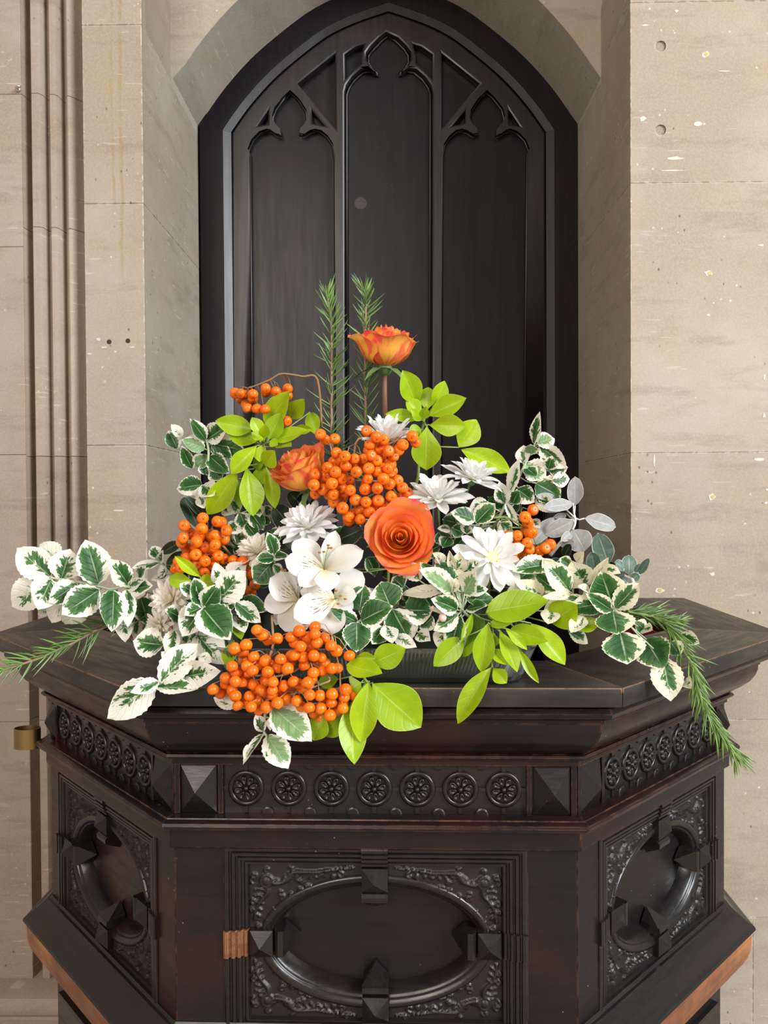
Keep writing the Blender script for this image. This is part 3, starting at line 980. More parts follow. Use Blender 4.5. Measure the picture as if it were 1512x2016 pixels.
CARV = carving()
b = MB()
b.box(-IHW - 0.005, IHW + 0.005, 0.0290, 0.0300, -IHH - 0.005, IHH + 0.005)
FIELD = mk_mesh('oval_field', b.v, b.f, M['wood'])
for s in (1, 2, 3):
    L = FL[s]; sc = 1.0 if s == 2 else 0.915
    ac = 0.0 if s == 2 else (0.0075 if s == 3 else -0.0075)
    hw = PHW * sc
    fd = put('oval_panel', FIELD, s, ac, PZ, scale=(sc, 1, 1), red={1: 0.8, 2: 0.05, 3: 0.0}[s])  # left field redder, warm light painted into the wood tone
    for me in FPC: put('frame_moulding', me, s, ac, PZ, fd, scale=(sc, 1, 1))
    put('oval_moulding', ERING, s, ac, PZ, fd, scale=(sc, 1, 1))
    for sx in (1, -1):
        for sz in (1, -1):
            put('spandrel_carving', CARV, s, ac, PZ, fd, scale=(sx * sc, 1, sz))
    for nm, ang, off in (('left', 0, (-hw, 0)), ('right', math.pi, (hw, 0)), ('top', math.pi / 2, (0, PHH)), ('bottom', -math.pi / 2, (0, -PHH))):
        st, sd = (STR_S, STUD_S) if nm in ('left', 'right') else (STR_T, STUD_T)
        if s == 2 and nm == 'left': st = STR_C
        for nme, me in (('strap', st), ('stud', sd)):
            o = put(nme, me, s, ac + off[0], PZ + off[1], fd, roty=ang, scale=(0.93 if s == 2 else 0.88, 1, 1 if s == 2 else 0.93), red=0.1)
    # stiles and rails around the panel
    zt, zb_ = 1.1702, 0.9480
    xa, xb = -L / 2 + 0.0003, L / 2 - 0.0003

    def board(x0, x1, z0, z1, nm):
        bb = MB(); bb.box(x0, x1, 0.0, 0.0285, z0, z1)
        me = mk_mesh(nm, bb.v, bb.f, M['wood'])
        put(nm, me, s)
    # stile ends follow the mitre
    board(xa, ac - hw, zb_, zt, 'stile')
    board(ac + hw, xb, zb_, zt, 'stile')
    board(ac - hw + 0.0003, ac + hw - 0.0003, PZ + PHH, zt, 'rail') if PZ + PHH < zt - 0.0005 else None
    # lower panel under the ledge
    bb = MB(); w2 = L / 2 - 0.028
    bb.box(-w2, w2, -0.003, 0.005, 0.15, 0.80)
    me = mk_mesh('base_panel', bb.v, bb.f, M['wood_carved']); bp = put('base_panel', me, s)
    bb = MB()
    for rr_ in (w2 * 0.80, w2 * 0.70):
        bb.tube([(rr_ * math.cos(math.pi * k / 20), -0.003, 0.56 + rr_ * 1.2 * math.sin(math.pi * k / 20)) for k in range(21)], 0.006, 0.006, 6)
    me = mk_mesh('base_arch', bb.v, bb.f, M['wood'], True); put('base_arch', me, s, 0, 0, bp, red=0.9)

# brass ring on the left corner
rb = MB(); n = 28
vs = []; fs = []
for i in range(n):
    a = 2 * math.pi * i / n
    for r, z in ((0.0190, -0.0165), (0.0190, 0.0165), (0.0176, 0.0165), (0.0176, -0.0165)):
        vs.append((r * 1.15 * math.cos(a), r * 0.8 * math.sin(a), z))
for i in range(n):
    for k in range(4): fs.append((i * 4 + k, i * 4 + (k + 1) % 4, ((i + 1) % n) * 4 + (k + 1) % 4, ((i + 1) % n) * 4 + k))
rb.add(vs, fs)
me = mk_mesh('brass_ring', rb.v, rb.f, M['brass'], False); smooth_by_angle(me, 40)
pw = at(54, 1452, 1.262)
o = obj('brass_ring', me, pulpit); o.matrix_basis = Matrix.Rotation(-PROT, 4, 'Z') @ Matrix.Translation(pw - Vector((PX0, PY0, 0)))
o['label'] = 'brass ring bracket'

# small steel hook on the left wall
hk = at(38, 178, 1.662)
b = MB(); b.tube([hk + Vector((0, 0.02, 0)), hk + Vector((0, -0.012, 0)), hk + Vector((0.004, -0.016, 0.001)), hk + Vector((0.010, -0.016, 0.0))], 0.0032, 0.0026, 8)
b.ball(hk + Vector((-0.001, -0.004, 0)), 0.006, 0.003, 0.005)
o = b.build('wall_hook', M['steel'], smooth=True)
tag(o, 'small bright metal hook in the stone high on the left', 'hook')
for (px, py) in ((215, 673), (252, 671)):
    c = at(px, py, WY)
    b = MB(); b.tube([(c.x, c.y - 0.0006, c.z), (c.x, c.y + 0.002, c.z)], 0.0052, 0.0052, 10)
    b.build('screw_hole', simple('screw_hole_rust', (0.05, 0.03, 0.02), 0.9), wl)
for (px, py, w, h) in ((194, 668, 9, 8), (205, 684, 14, 4), (260, 684, 12, 3), (176, 697, 12, 4), (234, 1005, 34, 4), (250, 345, 3, 3)):
    chip(px, py, w, h, wl)

# ================================================================== flowers
# reading frames: photograph regions (x0, y0, scale) used to note where leaves start and end
TL = {'T5': (320, 720, 4.725), 'T6': (320, 960, 4.725), 'T7': (180, 1080, 4.725), 'T8': (0, 1040, 5.04), 'U1': (500, 960, 5.815), 'U2': (640, 1080, 4.725),
      'U3': (760, 860, 5.04), 'U4': (960, 800, 5.04), 'U5': (780, 1060, 5.304), 'U6': (1000, 1060, 5.04), 'U7': (1180, 1140, 4.554), 'U8': (400, 1200, 4.725),
      'V': (760, 700, 2.908), 'V0': (380, 520, 2.908), 'V2': (400, 1000, 2.908), 'P': (0, 0, 1.0)}


def tp(t, x, y):
    x0, y0, s = TL[t]
    return x0 + x / s, y0 + y / s


# ---- plant materials


def plant_out(t, p, col, trans):
    tr = t.n('ShaderNodeBsdfTranslucent'); t.setin(tr, 0, col)
    mx = t.n('ShaderNodeMixShader'); mx.inputs[0].default_value = trans
    t.l(p.outputs[0], mx.inputs[1]); t.l(tr.outputs[0], mx.inputs[2])
    return t.done(mx.outputs[0])


def leaf_uv(t):
    uv = t.n('ShaderNodeUVMap'); uv.uv_map = 'UVMap'
    s = t.n('ShaderNodeSeparateXYZ'); t.l(uv.outputs[0], s.inputs[0])
    u = s.outputs[0]
    v = t.math('MULTIPLY_ADD', s.outputs[1], 2.0, -1.0)
    av = t.math('ABSOLUTE', v)
    oi = t.n('ShaderNodeObjectInfo')
    cs = t.n('ShaderNodeSeparateXYZ'); t.l(oi.outputs['Color'], cs.inputs[0])
    return uv.outputs[0], u, v, av, oi, cs


def variegated():
    t = NT('variegated_leaf')
    uv, u, v, av, oi, cs = leaf_uv(t)
    # noise runs along the side veins
    cb = t.n('ShaderNodeCombineXYZ')
    t.l(t.math('MULTIPLY', t.math('SUBTRACT', u, t.math('MULTIPLY', av, 0.32)), 5.5), cb.inputs[0])
    t.l(t.math('MULTIPLY', v, 1.3), cb.inputs[1])
    t.l(t.math('MULTIPLY', oi.outputs['Random'], 37.0), cb.inputs[2])
    n = t.noise(cb.outputs[0], 1.5, 4, 0.66)
    n2 = t.noise(cb.outputs[0], 9.0, 3, 0.6)
    # distance from the leaf edge, 0 at margin, 1 on the midrib
    v = t.math('ADD', v, t.math('MULTIPLY', t.math('SUBTRACT', t.math('FRACT', t.math('MULTIPLY', oi.outputs['Random'], 7.31)), 0.5), 0.55))
    av2 = t.math('ABSOLUTE', v)
    tipd = t.math('MULTIPLY', t.math('SUBTRACT', 1.0, u), 2.1)
    d = t.math('MINIMUM', t.math('SUBTRACT', 1.0, av2), tipd)
    val = t.math('ADD', d, t.math('MULTIPLY', t.math('SUBTRACT', n, 0.5), t.math('MULTIPLY_ADD', cs.outputs[0], -2.0, 2.75)))
    val = t.math('ADD', val, t.math('MULTIPLY', t.math('SUBTRACT', n2, 0.5), 0.22))
    thr = t.math('MULTIPLY_ADD', cs.outputs[0], -0.98, 1.04)
    g = t.ramp(t.math('SUBTRACT', val, thr), -0.025, 0.03)
    edge = t.ramp(t.math('MINIMUM', t.math('SUBTRACT', 1.0, av), tipd), 0.02, 0.07)
    g = t.math('MULTIPLY', g, edge)
    inner = t.ramp(t.math('SUBTRACT', val, thr), 0.05, 0.55)
    gr = t.mix(inner, (0.070, 0.19, 0.046), (0.015, 0.085, 0.012))
    gr = t.mix(t.math('MULTIPLY', t.ramp(n2, 0.45, 0.7), 0.5), gr, (0.012, 0.060, 0.014))
    pale = t.mix(t.ramp(n, 0.35, 0.6), (0.36, 0.50, 0.24), (0.24, 0.40, 0.17))
    gr = t.mix(cs.outputs[1], gr, pale)
    cream = t.mix(t.ramp(n2, 0.3, 0.7), (0.84, 0.80, 0.66), (0.90, 0.88, 0.80))
    cream = t.mix(cs.outputs[2], cream, (0.78, 0.70, 0.42))
    c = t.mix(g, cream, gr)
    rib = t.math('MULTIPLY', t.ramp(av, 0.055, 0.02), t.ramp(u, 0.92, 0.5))
    c = t.mix(t.math('MULTIPLY', rib, 0.55), c, (0.50, 0.62, 0.36))
    sv = t.math('ABSOLUTE', t.math('SUBTRACT', t.math('FRACT', t.math('MULTIPLY', t.math('SUBTRACT', u, t.math('MULTIPLY', av, 0.30)), 6.0)), 0.5))
    h = t.math('ADD', t.ramp(sv, 0.0, 0.12), t.math('MULTIPLY', t.ramp(av, 0.0, 0.08), 1.2))
    p = t.prin(c, 0.42, t.bump(h, 0.35, 0.0012), 0.4)
    return plant_out(t, p, c, 0.22)


def limeleaf():
    t = NT('lime_leaf')
    uv, u, v, av, oi, cs = leaf_uv(t)
    n = t.noise(t.pos(), 60, 3)
    c = t.mix(t.ramp(n, 0.3, 0.7), (0.35, 0.52, 0.004), (0.45, 0.62, 0.008))
    k = t.math('MULTIPLY_ADD', oi.outputs['Random'], 0.5, 0.0)
    c = t.mix(k, c, (0.25, 0.42, 0.010))
    rib = t.math('MULTIPLY', t.ramp(av, 0.05, 0.02), t.ramp(u, 0.95, 0.6))
    c = t.mix(t.math('MULTIPLY', rib, 0.45), c, (0.62, 0.72, 0.16))
    ed = t.ramp(av, 0.94, 0.99)
    c = t.mix(t.math('MULTIPLY', ed, 0.5), c, (0.62, 0.72, 0.15))
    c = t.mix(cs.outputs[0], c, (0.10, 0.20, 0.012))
    sv = t.math('ABSOLUTE', t.math('SUBTRACT', t.math('FRACT', t.math('MULTIPLY', t.math('SUBTRACT', u, t.math('MULTIPLY', av, 0.22)), 7.0)), 0.5))
    h = t.math('ADD', t.math('MULTIPLY', t.ramp(sv, 0.0, 0.15), 0.6), t.math('MULTIPLY', t.ramp(av, 0.0, 0.08), 1.3))
    p = t.prin(c, 0.33, t.bump(h, 0.13, 0.0012), 0.45)
    return plant_out(t, p, c, 0.30)


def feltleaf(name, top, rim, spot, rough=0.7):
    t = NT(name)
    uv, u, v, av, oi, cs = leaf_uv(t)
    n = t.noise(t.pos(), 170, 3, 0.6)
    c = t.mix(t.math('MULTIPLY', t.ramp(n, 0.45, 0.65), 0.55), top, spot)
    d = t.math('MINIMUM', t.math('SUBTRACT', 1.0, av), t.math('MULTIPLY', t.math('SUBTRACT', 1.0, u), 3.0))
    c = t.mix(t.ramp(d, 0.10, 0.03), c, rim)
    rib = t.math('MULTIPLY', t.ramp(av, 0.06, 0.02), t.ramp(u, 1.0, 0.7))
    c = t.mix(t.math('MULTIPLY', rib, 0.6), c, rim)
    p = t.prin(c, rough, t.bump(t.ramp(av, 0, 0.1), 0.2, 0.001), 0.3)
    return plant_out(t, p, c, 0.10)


def petal_mat(name, base, tipc, throat, rough=0.6, trans=0.25, streak=False):
    t = NT(name)
    uv, u, v, av, oi, cs = leaf_uv(t)
    c = t.mix(t.ramp(u, 0.0, 0.35), throat, base)
    c = t.mix(t.ramp(u, 0.5, 1.0), c, tipc)
    cb = t.n('ShaderNodeCombineXYZ'); t.l(t.math('MULTIPLY', u, 1.5), cb.inputs[0]); t.l(t.math('MULTIPLY', v, 16.0), cb.inputs[1]); t.l(t.math('MULTIPLY', oi.outputs['Random'], 20), cb.inputs[2])
    n = t.noise(cb.outputs[0], 1.0, 2)
    c = t.mix(t.math('MULTIPLY', t.ramp(n, 0.5, 0.7), 0.18), c, tuple(x * 0.72 for x in base))
    if streak:
        # maroon dashes that fan from the throat
        cb2 = t.n('ShaderNodeCombineXYZ'); t.l(t.math('MULTIPLY', u, 9.0), cb2.inputs[0]); t.l(t.math('MULTIPLY', v, 8.5), cb2.inputs[1])
        t.l(t.math('MULTIPLY', oi.outputs['Random'], 20), cb2.inputs[2])
        lines = t.math('ABSOLUTE', t.math('SUBTRACT', t.math('FRACT', t.math('MULTIPLY', v, 4.5)), 0.5))
        dash = t.math('MULTIPLY', t.ramp(lines, 0.17, 0.08), t.ramp(t.noise(cb2.outputs[0], 1.0, 1), 0.47, 0.53))
        zone = t.math('MULTIPLY', t.ramp(u, 0.12, 0.22), t.ramp(u, 0.72, 0.52))
        zone = t.math('MULTIPLY', zone, t.ramp(av, 0.8, 0.65))
        c = t.mix(t.math('MULTIPLY', t.math('MULTIPLY', t.ramp(u, 0.75, 0.3), t.ramp(av, 0.6, 0.2)), 0.22), c, (0.80, 0.66, 0.10))
        c = t.mix(t.math('MULTIPLY', t.math('MULTIPLY', dash, zone), cs.outputs[0]), c, (0.20, 0.035, 0.03))
    p = t.prin(c, rough, t.bump(n, 0.12, 0.001), 0.3)
    return plant_out(t, p, c, trans)


def rose_mat():
    t = NT('rose_petal')
    uv, u, v, av, oi, cs = leaf_uv(t)
    cb = t.n('ShaderNodeCombineXYZ'); t.l(t.math('MULTIPLY', u, 1.6), cb.inputs[0]); t.l(t.math('MULTIPLY', v, 3.5), cb.inputs[1]); t.l(t.math('MULTIPLY', oi.outputs['Random'], 20), cb.inputs[2])
    n = t.noise(cb.outputs[0], 1.0, 3)
    k = t.math('ADD', u, t.math('MULTIPLY', t.math('SUBTRACT', n, 0.5), 0.35))
    k = t.math('ADD', k, t.math('MULTIPLY', t.math('POWER', av, 3.0), 0.22))
    c = t.mix(t.ramp(k, 0.05, 0.45), (0.97, 0.56, 0.07), (0.97, 0.36, 0.055))
    c = t.mix(t.ramp(k, 0.66, 1.10), c, (0.96, 0.22, 0.12))
    c = t.mix(t.math('MULTIPLY', t.ramp(k, 0.93, 1.15), 0.9), c, (0.86, 0.03, 0.10))
    c = t.mix(cs.outputs[1], c, t.mix(t.ramp(k, 0.5, 1.1), (0.98, 0.50, 0.07), (0.97, 0.42, 0.10)))
    # petal backs are yellower with a rosy flush in the middle
    g = t.n('ShaderNodeNewGeometry')
    back = t.mix(t.ramp(n, 0.45, 0.62), (0.95, 0.55, 0.09), (0.88, 0.13, 0.10))
    back = t.mix(t.ramp(k, 0.85, 1.1), back, (0.82, 0.06, 0.07))
    c = t.mix(t.math('MULTIPLY', cs.outputs[0], 0.85), c, t.mix(g.outputs['Backfacing'], back, c))
    p = t.prin(c, 0.55, t.bump(n, 0.1, 0.001), 0.3)
    return plant_out(t, p, c, 0.36)


def berry_mat():
    t = NT('orange_berry')
    oi = t.n('ShaderNodeObjectInfo')
    n = t.noise(t.pos(), 120, 2)
    c = t.mix(oi.outputs['Random'], (0.83, 0.145, 0.004), (0.85, 0.195, 0.006))
    c = t.mix(t.math('MULTIPLY', t.ramp(n, 0.4, 0.7), 0.4), c, (0.76, 0.09, 0.004))
    return t.done(t.prin(c, 0.30, t.bump(n, 0.05, 0.001), 0.45).outputs[0])


M['vari'] = variegated()
M['lime'] = limeleaf()
M['silver'] = feltleaf('silver_felt_leaf', (0.34, 0.34, 0.33), (0.62, 0.62, 0.60), (0.45, 0.45, 0.44), 0.85)
M['teal'] = feltleaf('grey_green_leaf', (0.12, 0.20, 0.16), (0.62, 0.68, 0.64), (0.25, 0.33, 0.29), 0.5)
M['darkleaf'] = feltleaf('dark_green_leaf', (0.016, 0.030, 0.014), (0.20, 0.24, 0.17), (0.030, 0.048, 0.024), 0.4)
M['mum'] = petal_mat('white_daisy_petal', (0.91, 0.91, 0.90), (0.93, 0.93, 0.93), (0.85, 0.87, 0.68), trans=0.45)
M['mumcream'] = petal_mat('cream_daisy_petal', (0.93, 0.88, 0.78), (0.94, 0.91, 0.85), (0.90, 0.84, 0.66), trans=0.45)
M['tepal'] = petal_mat('white_lily_petal', (0.88, 0.86, 0.82), (0.90, 0.89, 0.88), (0.74, 0.66, 0.42), 0.5, 0.32, True)
M['rose'] = rose_mat()
M['berry'] = berry_mat()
M['calyx'] = simple('berry_calyx', (0.05, 0.018, 0.008), 0.8)
M['stalk'] = simple('brown_stalk', (0.25, 0.14, 0.055), 0.6)
M['stalkp'] = simple('pinkish_stalk', (0.48, 0.30, 0.17), 0.6)
M['greenstem'] = simple('green_stem', (0.22, 0.30, 0.08), 0.5)
M['palestem'] = simple('pale_green_stem', (0.42, 0.50, 0.32), 0.5)
M['silverstem'] = simple('felted_stem', (0.60, 0.60, 0.56), 0.85)
M['redstem'] = simple('reddish_stem', (0.22, 0.10, 0.07), 0.5)
M['bark'] = simple('rosemary_bark', (0.30, 0.19, 0.12), 0.8)
M['sepal'] = simple('rose_sepal', (0.12, 0.21, 0.07), 0.55)
M['anther'] = simple('brown_anther', (0.36, 0.15, 0.025), 0.8)
M['disc'] = simple('yellow_green_disc', (0.74, 0.76, 0.38), 0.8)
M['bud'] = simple('pink_bud', (0.80, 0.52, 0.44), 0.6)
M['foam'] = simple('wet_floral_foam', (0.012, 0.022, 0.012), 0.95)


def needle_mat():
    t = NT('rosemary_needle')
    uv = t.n('ShaderNodeUVMap'); uv.uv_map = 'UVMap'
    s = t.n('ShaderNodeSeparateXYZ'); t.l(uv.outputs[0], s.inputs[0])
    c = t.mix(s.outputs[0], (0.040, 0.095, 0.022), (0.24, 0.40, 0.10))
    c = t.mix(t.math('MULTIPLY', t.ramp(s.outputs[1], 0.45, 0.55), 0.45), c, (0.38, 0.48, 0.33))
    p = t.prin(c, 0.45, None, 0.4)
    return plant_out(t, p, c, 0.12)


M['needle'] = needle_mat()


def glass_mat():
    t = NT('pressed_glass')
    g = t.n('ShaderNodeBsdfGlossy'); g.inputs['Roughness'].default_value = 0.10; g.inputs['Color'].default_value = (0.95, 0.97, 0.96, 1)
    tr = t.n('ShaderNodeBsdfTransparent'); tr.inputs[0].default_value = (0.80, 0.83, 0.82, 1)
    fr = t.n('ShaderNodeFresnel'); fr.inputs[0].default_value = 1.5
    mx = t.n('ShaderNodeMixShader'); t.l(t.math('MULTIPLY_ADD', fr.outputs[0], 0.9, 0.10), mx.inputs[0])
    t.l(tr.outputs[0], mx.inputs[1]); t.l(g.outputs[0], mx.inputs[2])
    tl = t.n('ShaderNodeBsdfTranslucent'); tl.inputs[0].default_value = (0.8, 0.82, 0.8, 1)
    m2 = t.n('ShaderNodeMixShader'); m2.inputs[0].default_value = 0.08
    t.l(mx.outputs[0], m2.inputs[1]); t.l(tl.outputs[0], m2.inputs[2])
    return t.done(m2.outputs[0])


M['glass'] = glass_mat()

# ---- leaf meshes: unit length along x, unit width along y, built with some fold and curl


def leaf_mesh(name, mat, shape, nu=12, nv=6, fold=0.18, curl=0.12, wave=0.02, serr=0.0, pet=0.0, seed=0, twist=0.0, cup=0.0):
    r = random.Random(seed)
    ph = r.uniform(0, 6.28); ph2 = r.uniform(0, 6.28)
    vs = []; uvs = []; fs = []
    for i in range(nu + 1):
        u = i / nu
        w = shape(u)
        if serr and 0 < i < nu: w *= 1 + serr * (0.5 if i % 2 else -0.5)
        zc = -curl * (u ** 2) + curl * 0.35 * u
        yc = 0.03 * math.sin(u * 3.1 + ph2)
        for j in range(-nv // 2, nv // 2 + 1):
            v = j / (nv / 2)
            y = v * w * 0.5
            z = zc + fold * abs(v) * w * 0.5 + wave * math.sin(u * 9 + ph + (2.0 if v > 0 else 0)) * v * v - cup * v * v * w * 0.5
            tw = twist * (u - 0.3)
            y2 = y * math.cos(tw) - z * math.sin(tw); z2 = y * math.sin(tw) + z * math.cos(tw) if twist else z
            vs.append((u - (0.02 if serr and i % 2 and abs(v) == 1 else 0), y2 + yc * 0.5, z2))
            uvs.append((u, v * 0.5 + 0.5))
    m = nv + 1
    for i in range(nu):
        for j in range(nv): fs.append((i * m + j, (i + 1) * m + j, (i + 1) * m + j + 1, i * m + j + 1))
    return mk_mesh(name, vs, fs, mat, True, False, uvs)


def sh_ell(u): return max(0.0, math.sin(math.pi * min(1, u) ** 0.86)) ** 0.80 if 0 < u < 1 else 0.0
def sh_ovate(u): return (max(0.0, math.sin(math.pi * u ** 0.78)) ** 0.75) if 0 < u < 1 else 0.0
def sh_obov(u): return (max(0.0, math.sin(math.pi * u ** 1.35)) ** 0.85) if 0 < u < 1 else 0.0
def sh_lime(u): return (max(0.0, math.sin(math.pi * u ** 1.12)) ** 0.85) if 0 < u < 1 else 0.0
def sh_oval(u): return (max(0.0, 1 - (2 * u - 1) ** 2) ** 0.55 * (0.6 + 0.4 * min(1, u * 3)))
def sh_petal(u): return (min(1, 0.34 + 1.05 * u) * (max(0.0, 1 - max(0, (u - 0.55) / 0.45) ** 2.6)) ** 0.5)
def sh_tepal(u): return max(0.0, (0.20 + 0.80 * math.sin(min(1, u * 1.55) * math.pi / 2) ** 1.3) * (max(0.0, 1 - max(0, (u - 0.5) / 0.5) ** 2.6)) ** 0.6)


KINDS = {
    'v': [leaf_mesh('leaf', M['vari'], s, 18, 6, f, c, w, 0.07, seed=k, twist=tw) for k, (s, f, c, w, tw) in enumerate(
        [(sh_ell, 0.16, 0.12, 0.02, 0), (sh_ovate, 0.22, 0.16, 0.025, 0.2), (sh_ell, 0.10, 0.22, 0.03, -0.2), (sh_ovate, 0.28, 0.06, 0.02, 0.1), (sh_ell, 0.2, -0.12, 0.03, 0.15)])],
    'l': [leaf_mesh('leaf', M['lime'], s, 14, 6, f, c, w, 0, seed=k + 20, twist=tw) for k, (s, f, c, w, tw) in enumerate(
        [(sh_lime, 0.16, 0.14, 0.012, 0), (sh_obov, 0.22, 0.20, 0.015, 0.2), (sh_ell, 0.14, -0.06, 0.012, -0.2), (sh_lime, 0.26, 0.10, 0.015, 0.1)])],
    's': [leaf_mesh('leaf', M['silver'], sh_oval, 12, 6, 0.10, 0.10, 0.012, 0, seed=40 + k) for k in range(2)],
    't': [leaf_mesh('leaf', M['teal'], sh_oval, 12, 6, 0.10, 0.08, 0.012, 0, seed=45 + k) for k in range(2)],
    'd': [leaf_mesh('leaf', M['darkleaf'], sh_oval, 12, 6, 0.12, 0.10, 0.012, 0, seed=50 + k) for k in range(2)],
    'p': [leaf_mesh('tepal', M['tepal'], sh_tepal, 14, 8, 0.06, 0.22, 0.02, 0, seed=60 + k, cup=-0.12) for k in range(3)],
}


def place_axis(me, name, parent, B, T, W, roll=0.0, color=None, zs=None):
    """leaf-like mesh from B to T with world width W, its upper side turned to the viewer's side plus roll"""
    ax = T - B; L = ax.length
    if L < 1e-5: return None
    x = ax / L
    nrm = (CAM - (B + T) / 2).normalized() + Vector((0, 0, 0.25))
    z = (nrm - x * nrm.dot(x)).normalized()
    z = Matrix.Rotation(roll, 3, x) @ z
    y = z.cross(x)
    k = L if zs is None else zs
    Mt = Matrix(((x.x * L, y.x * W, z.x * k, B.x), (x.y * L, y.y * W, z.y * k, B.y), (x.z * L, y.z * W, z.z * k, B.z), (0, 0, 0, 1)))
    o = bpy.data.objects.new(name, me); COL.objects.link(o); o.parent = parent
    o.matrix_basis = parent.matrix_basis.inverted() @ Mt
    if color is not None: o.color = color
    return o


def sprig(name, label, cat, tile, stem, Y, leaves, kind='v', stem_mat='palestem', stem_r=0.0022, group=None, cream=0.0, behind=0.0):
    """stem: list of (x, y[, Y]) in tile pixels, root first; leaves: (tile or None, bx, by, tx, ty, width, [g], [opts])"""
    def P(t, x, y, yy): return at(*tp(t, x, y), yy)
    sp = [P(tile, s[0], s[1], s[2] if len(s) > 2 else Y) for s in stem]
    root = empty(name, sp[0])
    tag(root, label, cat, group)
    b = MB()
    pts = catmull(sp, 5) if len(sp) > 2 else sp
    b.tube([p - sp[0] for p in pts], stem_r, stem_r * 0.65, 7)
    # stalks from the stem to every leaf base are gathered with the stem
    lr = random.Random(sum(map(ord, label)))
    made = []
    for lf in leaves:
        lf = list(lf)
        tl = lf.pop(0) if isinstance(lf[0], str) else tile
        bx, by, tx, ty, w = lf[:5]
        g = lf[5] if len(lf) > 5 else 0.6
        op = lf[6] if len(lf) > 6 else {}
        k = op.get('k', kind)
        yb = op.get('Y', Y) + lr.uniform(-0.004, 0.004); yt = yb + op.get('dy', lr.uniform(-0.028, 0.008))
        s = TL[tl][2]
        B = P(tl, bx, by, yb); T = P(tl, tx, ty, yt)
        W = w / s * (yb + yt) / 2 / FPX * {'l': 1.25, 'v': 1.30}.get(op.get('k', kind), 1.08)
        me = KINDS[k][op.get('m', lr.randrange(len(KINDS[k])))]
        col = (min(1, max(0, g)), op.get('pale', 0.0), op.get('cream', cream), 1)
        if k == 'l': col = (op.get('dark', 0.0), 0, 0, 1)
        if k == 'p': col = (g, 0, 0, 1)
        o = place_axis(me, 'tepal' if k == 'p' else 'leaf', root, B, T, W, op.get('roll', lr.uniform(-0.35, 0.35)), col)
        # petiole back to the nearest stem point
        if k != 'p' and not op.get('nop'):
            near = min(pts, key=lambda q: (q - B).length)
            if 0.003 < (near - B).length < 0.09:
                midp = (near + B) / 2 + Vector((0, 0.004, -0.002))
                b.tube([near - sp[0], midp - sp[0], B - sp[0]], stem_r * 0.45, stem_r * 0.4, 5)
        made.append(o)
    b.build('stem', M[stem_mat], root, smooth=True)
    return root


EU = 'euonymus sprig'
# ---- A: long white-tipped spray on the left
sprig('euonymus_sprig', 'long white-tipped variegated leaf spray reaching out at the far left', EU, 'T8',
      [(1700, 700, 0.96), (1290, 580), (1110, 602), (960, 570), (740, 525), (560, 500), (500, 488)], 0.925, [
          (500, 484, 160, 185, 250, .42, {'cream': 0}), (600, 330, 368, 148, 200, .10, {'Y': .94}), (600, 508, 700, 205, 250, .45), (975, 552, 850, 108, 265, .72),
          (1270, 562, 1125, 315, 175, .6), (430, 560, 108, 778, 265, .22), (510, 508, 380, 805, 255, .38, {'Y': .918}), (762, 548, 490, 735, 195, .68, {'Y': .92}),
          (980, 606, 612, 862, 255, .72, {'Y': .915}), (1130, 622, 1110, 1012, 220, .82, {'Y': .915}), (1255, 610, 1272, 965, 135, .40),
          (640, 700, 505, 942, 170, .02, {'Y': .935}), (790, 730, 645, 975, 210, .02, {'Y': .93}), (1310, 600, 1505, 565, 150, .7), (1385, 515, 1462, 358, 110, .55),
          (1200, 870, 1245, 1145, 140, .22, {'Y': .94}), (500, 800, 368, 848, 90, .08, {'Y': .945}), (1400, 690, 1470, 960, 200, .95, {'Y': .95}), ('T7', 420, 640, 400, 850, 75, .5, {'Y': .95}),
          ('T7', 330, 380, 470, 290, 90, .4, {'Y': .93}), ('T7', 470, 700, 560, 790, 130, .3, {'Y': .955})])
# ---- B: rosette left of centre
sprig('euonymus_sprig', 'broad rosette of green leaves edged white, left of the white lilies', EU, 'T7',
      [(1100, 760, 0.95), (1050, 640, 0.91), (1040, 552, 0.885)], 0.885, [
          (1040, 555, 1290, 842, 270, .86, {'Y': .875, 'dy': -.02}), (1040, 560, 835, 795, 240, .55), (1030, 550, 870, 605, 135, .6), (1030, 522, 940, 268, 155, .85), (1050, 530, 1182, 345, 165, .85),
          (1060, 530, 1345, 530, 165, .85), (1190, 470, 1432, 215, 235, .38, {'Y': .89}), (1200, 330, 1160, 135, 120, .32, {'Y': .905}), (1250, 240, 1445, 155, 140, .25, {'Y': .91}),
          (960, 420, 825, 322, 115, .6), ('T6', 680, 1070, 918, 1258, 135, .62), ('T6', 690, 1058, 985, 1152, 145, .95, {'Y': .90}), ('T6', 690, 1200, 765, 1340, 140, .35, {'Y': .90}),
          (990, 800, 1232, 1072, 235, .32, {'Y': .885}), (825, 645, 700, 560, 140, .75, {'Y': .90}), (668, 890, 390, 870, 235, .58, {'Y': .885}), (770, 760, 700, 992, 120, .4, {'Y': .88}),
          (900, 830, 980, 780, 120, .8, {'Y': .89}), (880, 880, 850, 780, 100, .5, {'Y': .89}), (870, 480, 930, 560, 100, .95, {'Y': .91})])
# ---- C: white leaves hanging over the ledge corner
sprig('euonymus_sprig', 'nearly white leaves hanging over the left front corner of the ledge', EU, 'T7',
      [(900, 950, 0.90), (760, 1090, 0.865), (640, 1215, 0.842), (612, 1250, 0.836)], 0.836, [
          (640, 1243, 988, 878, 250, .36, {'dy': .012, 'm': 0}), (608, 1240, 132, 1585, 255, .36, {'m': 0, 'dy': -.01}), (622, 1240, 380, 1325, 115, .42, {'Y': .828}), (612, 1290, 992, 1297, 130, .5, {'m': 3}),
          (850, 1190, 1168, 1148, 205, .36, {'Y': .850}), (1000, 1000, 1115, 1055, 95, .0, {'Y': .85}), (760, 1080, 640, 960, 90, .1, {'Y': .86})])
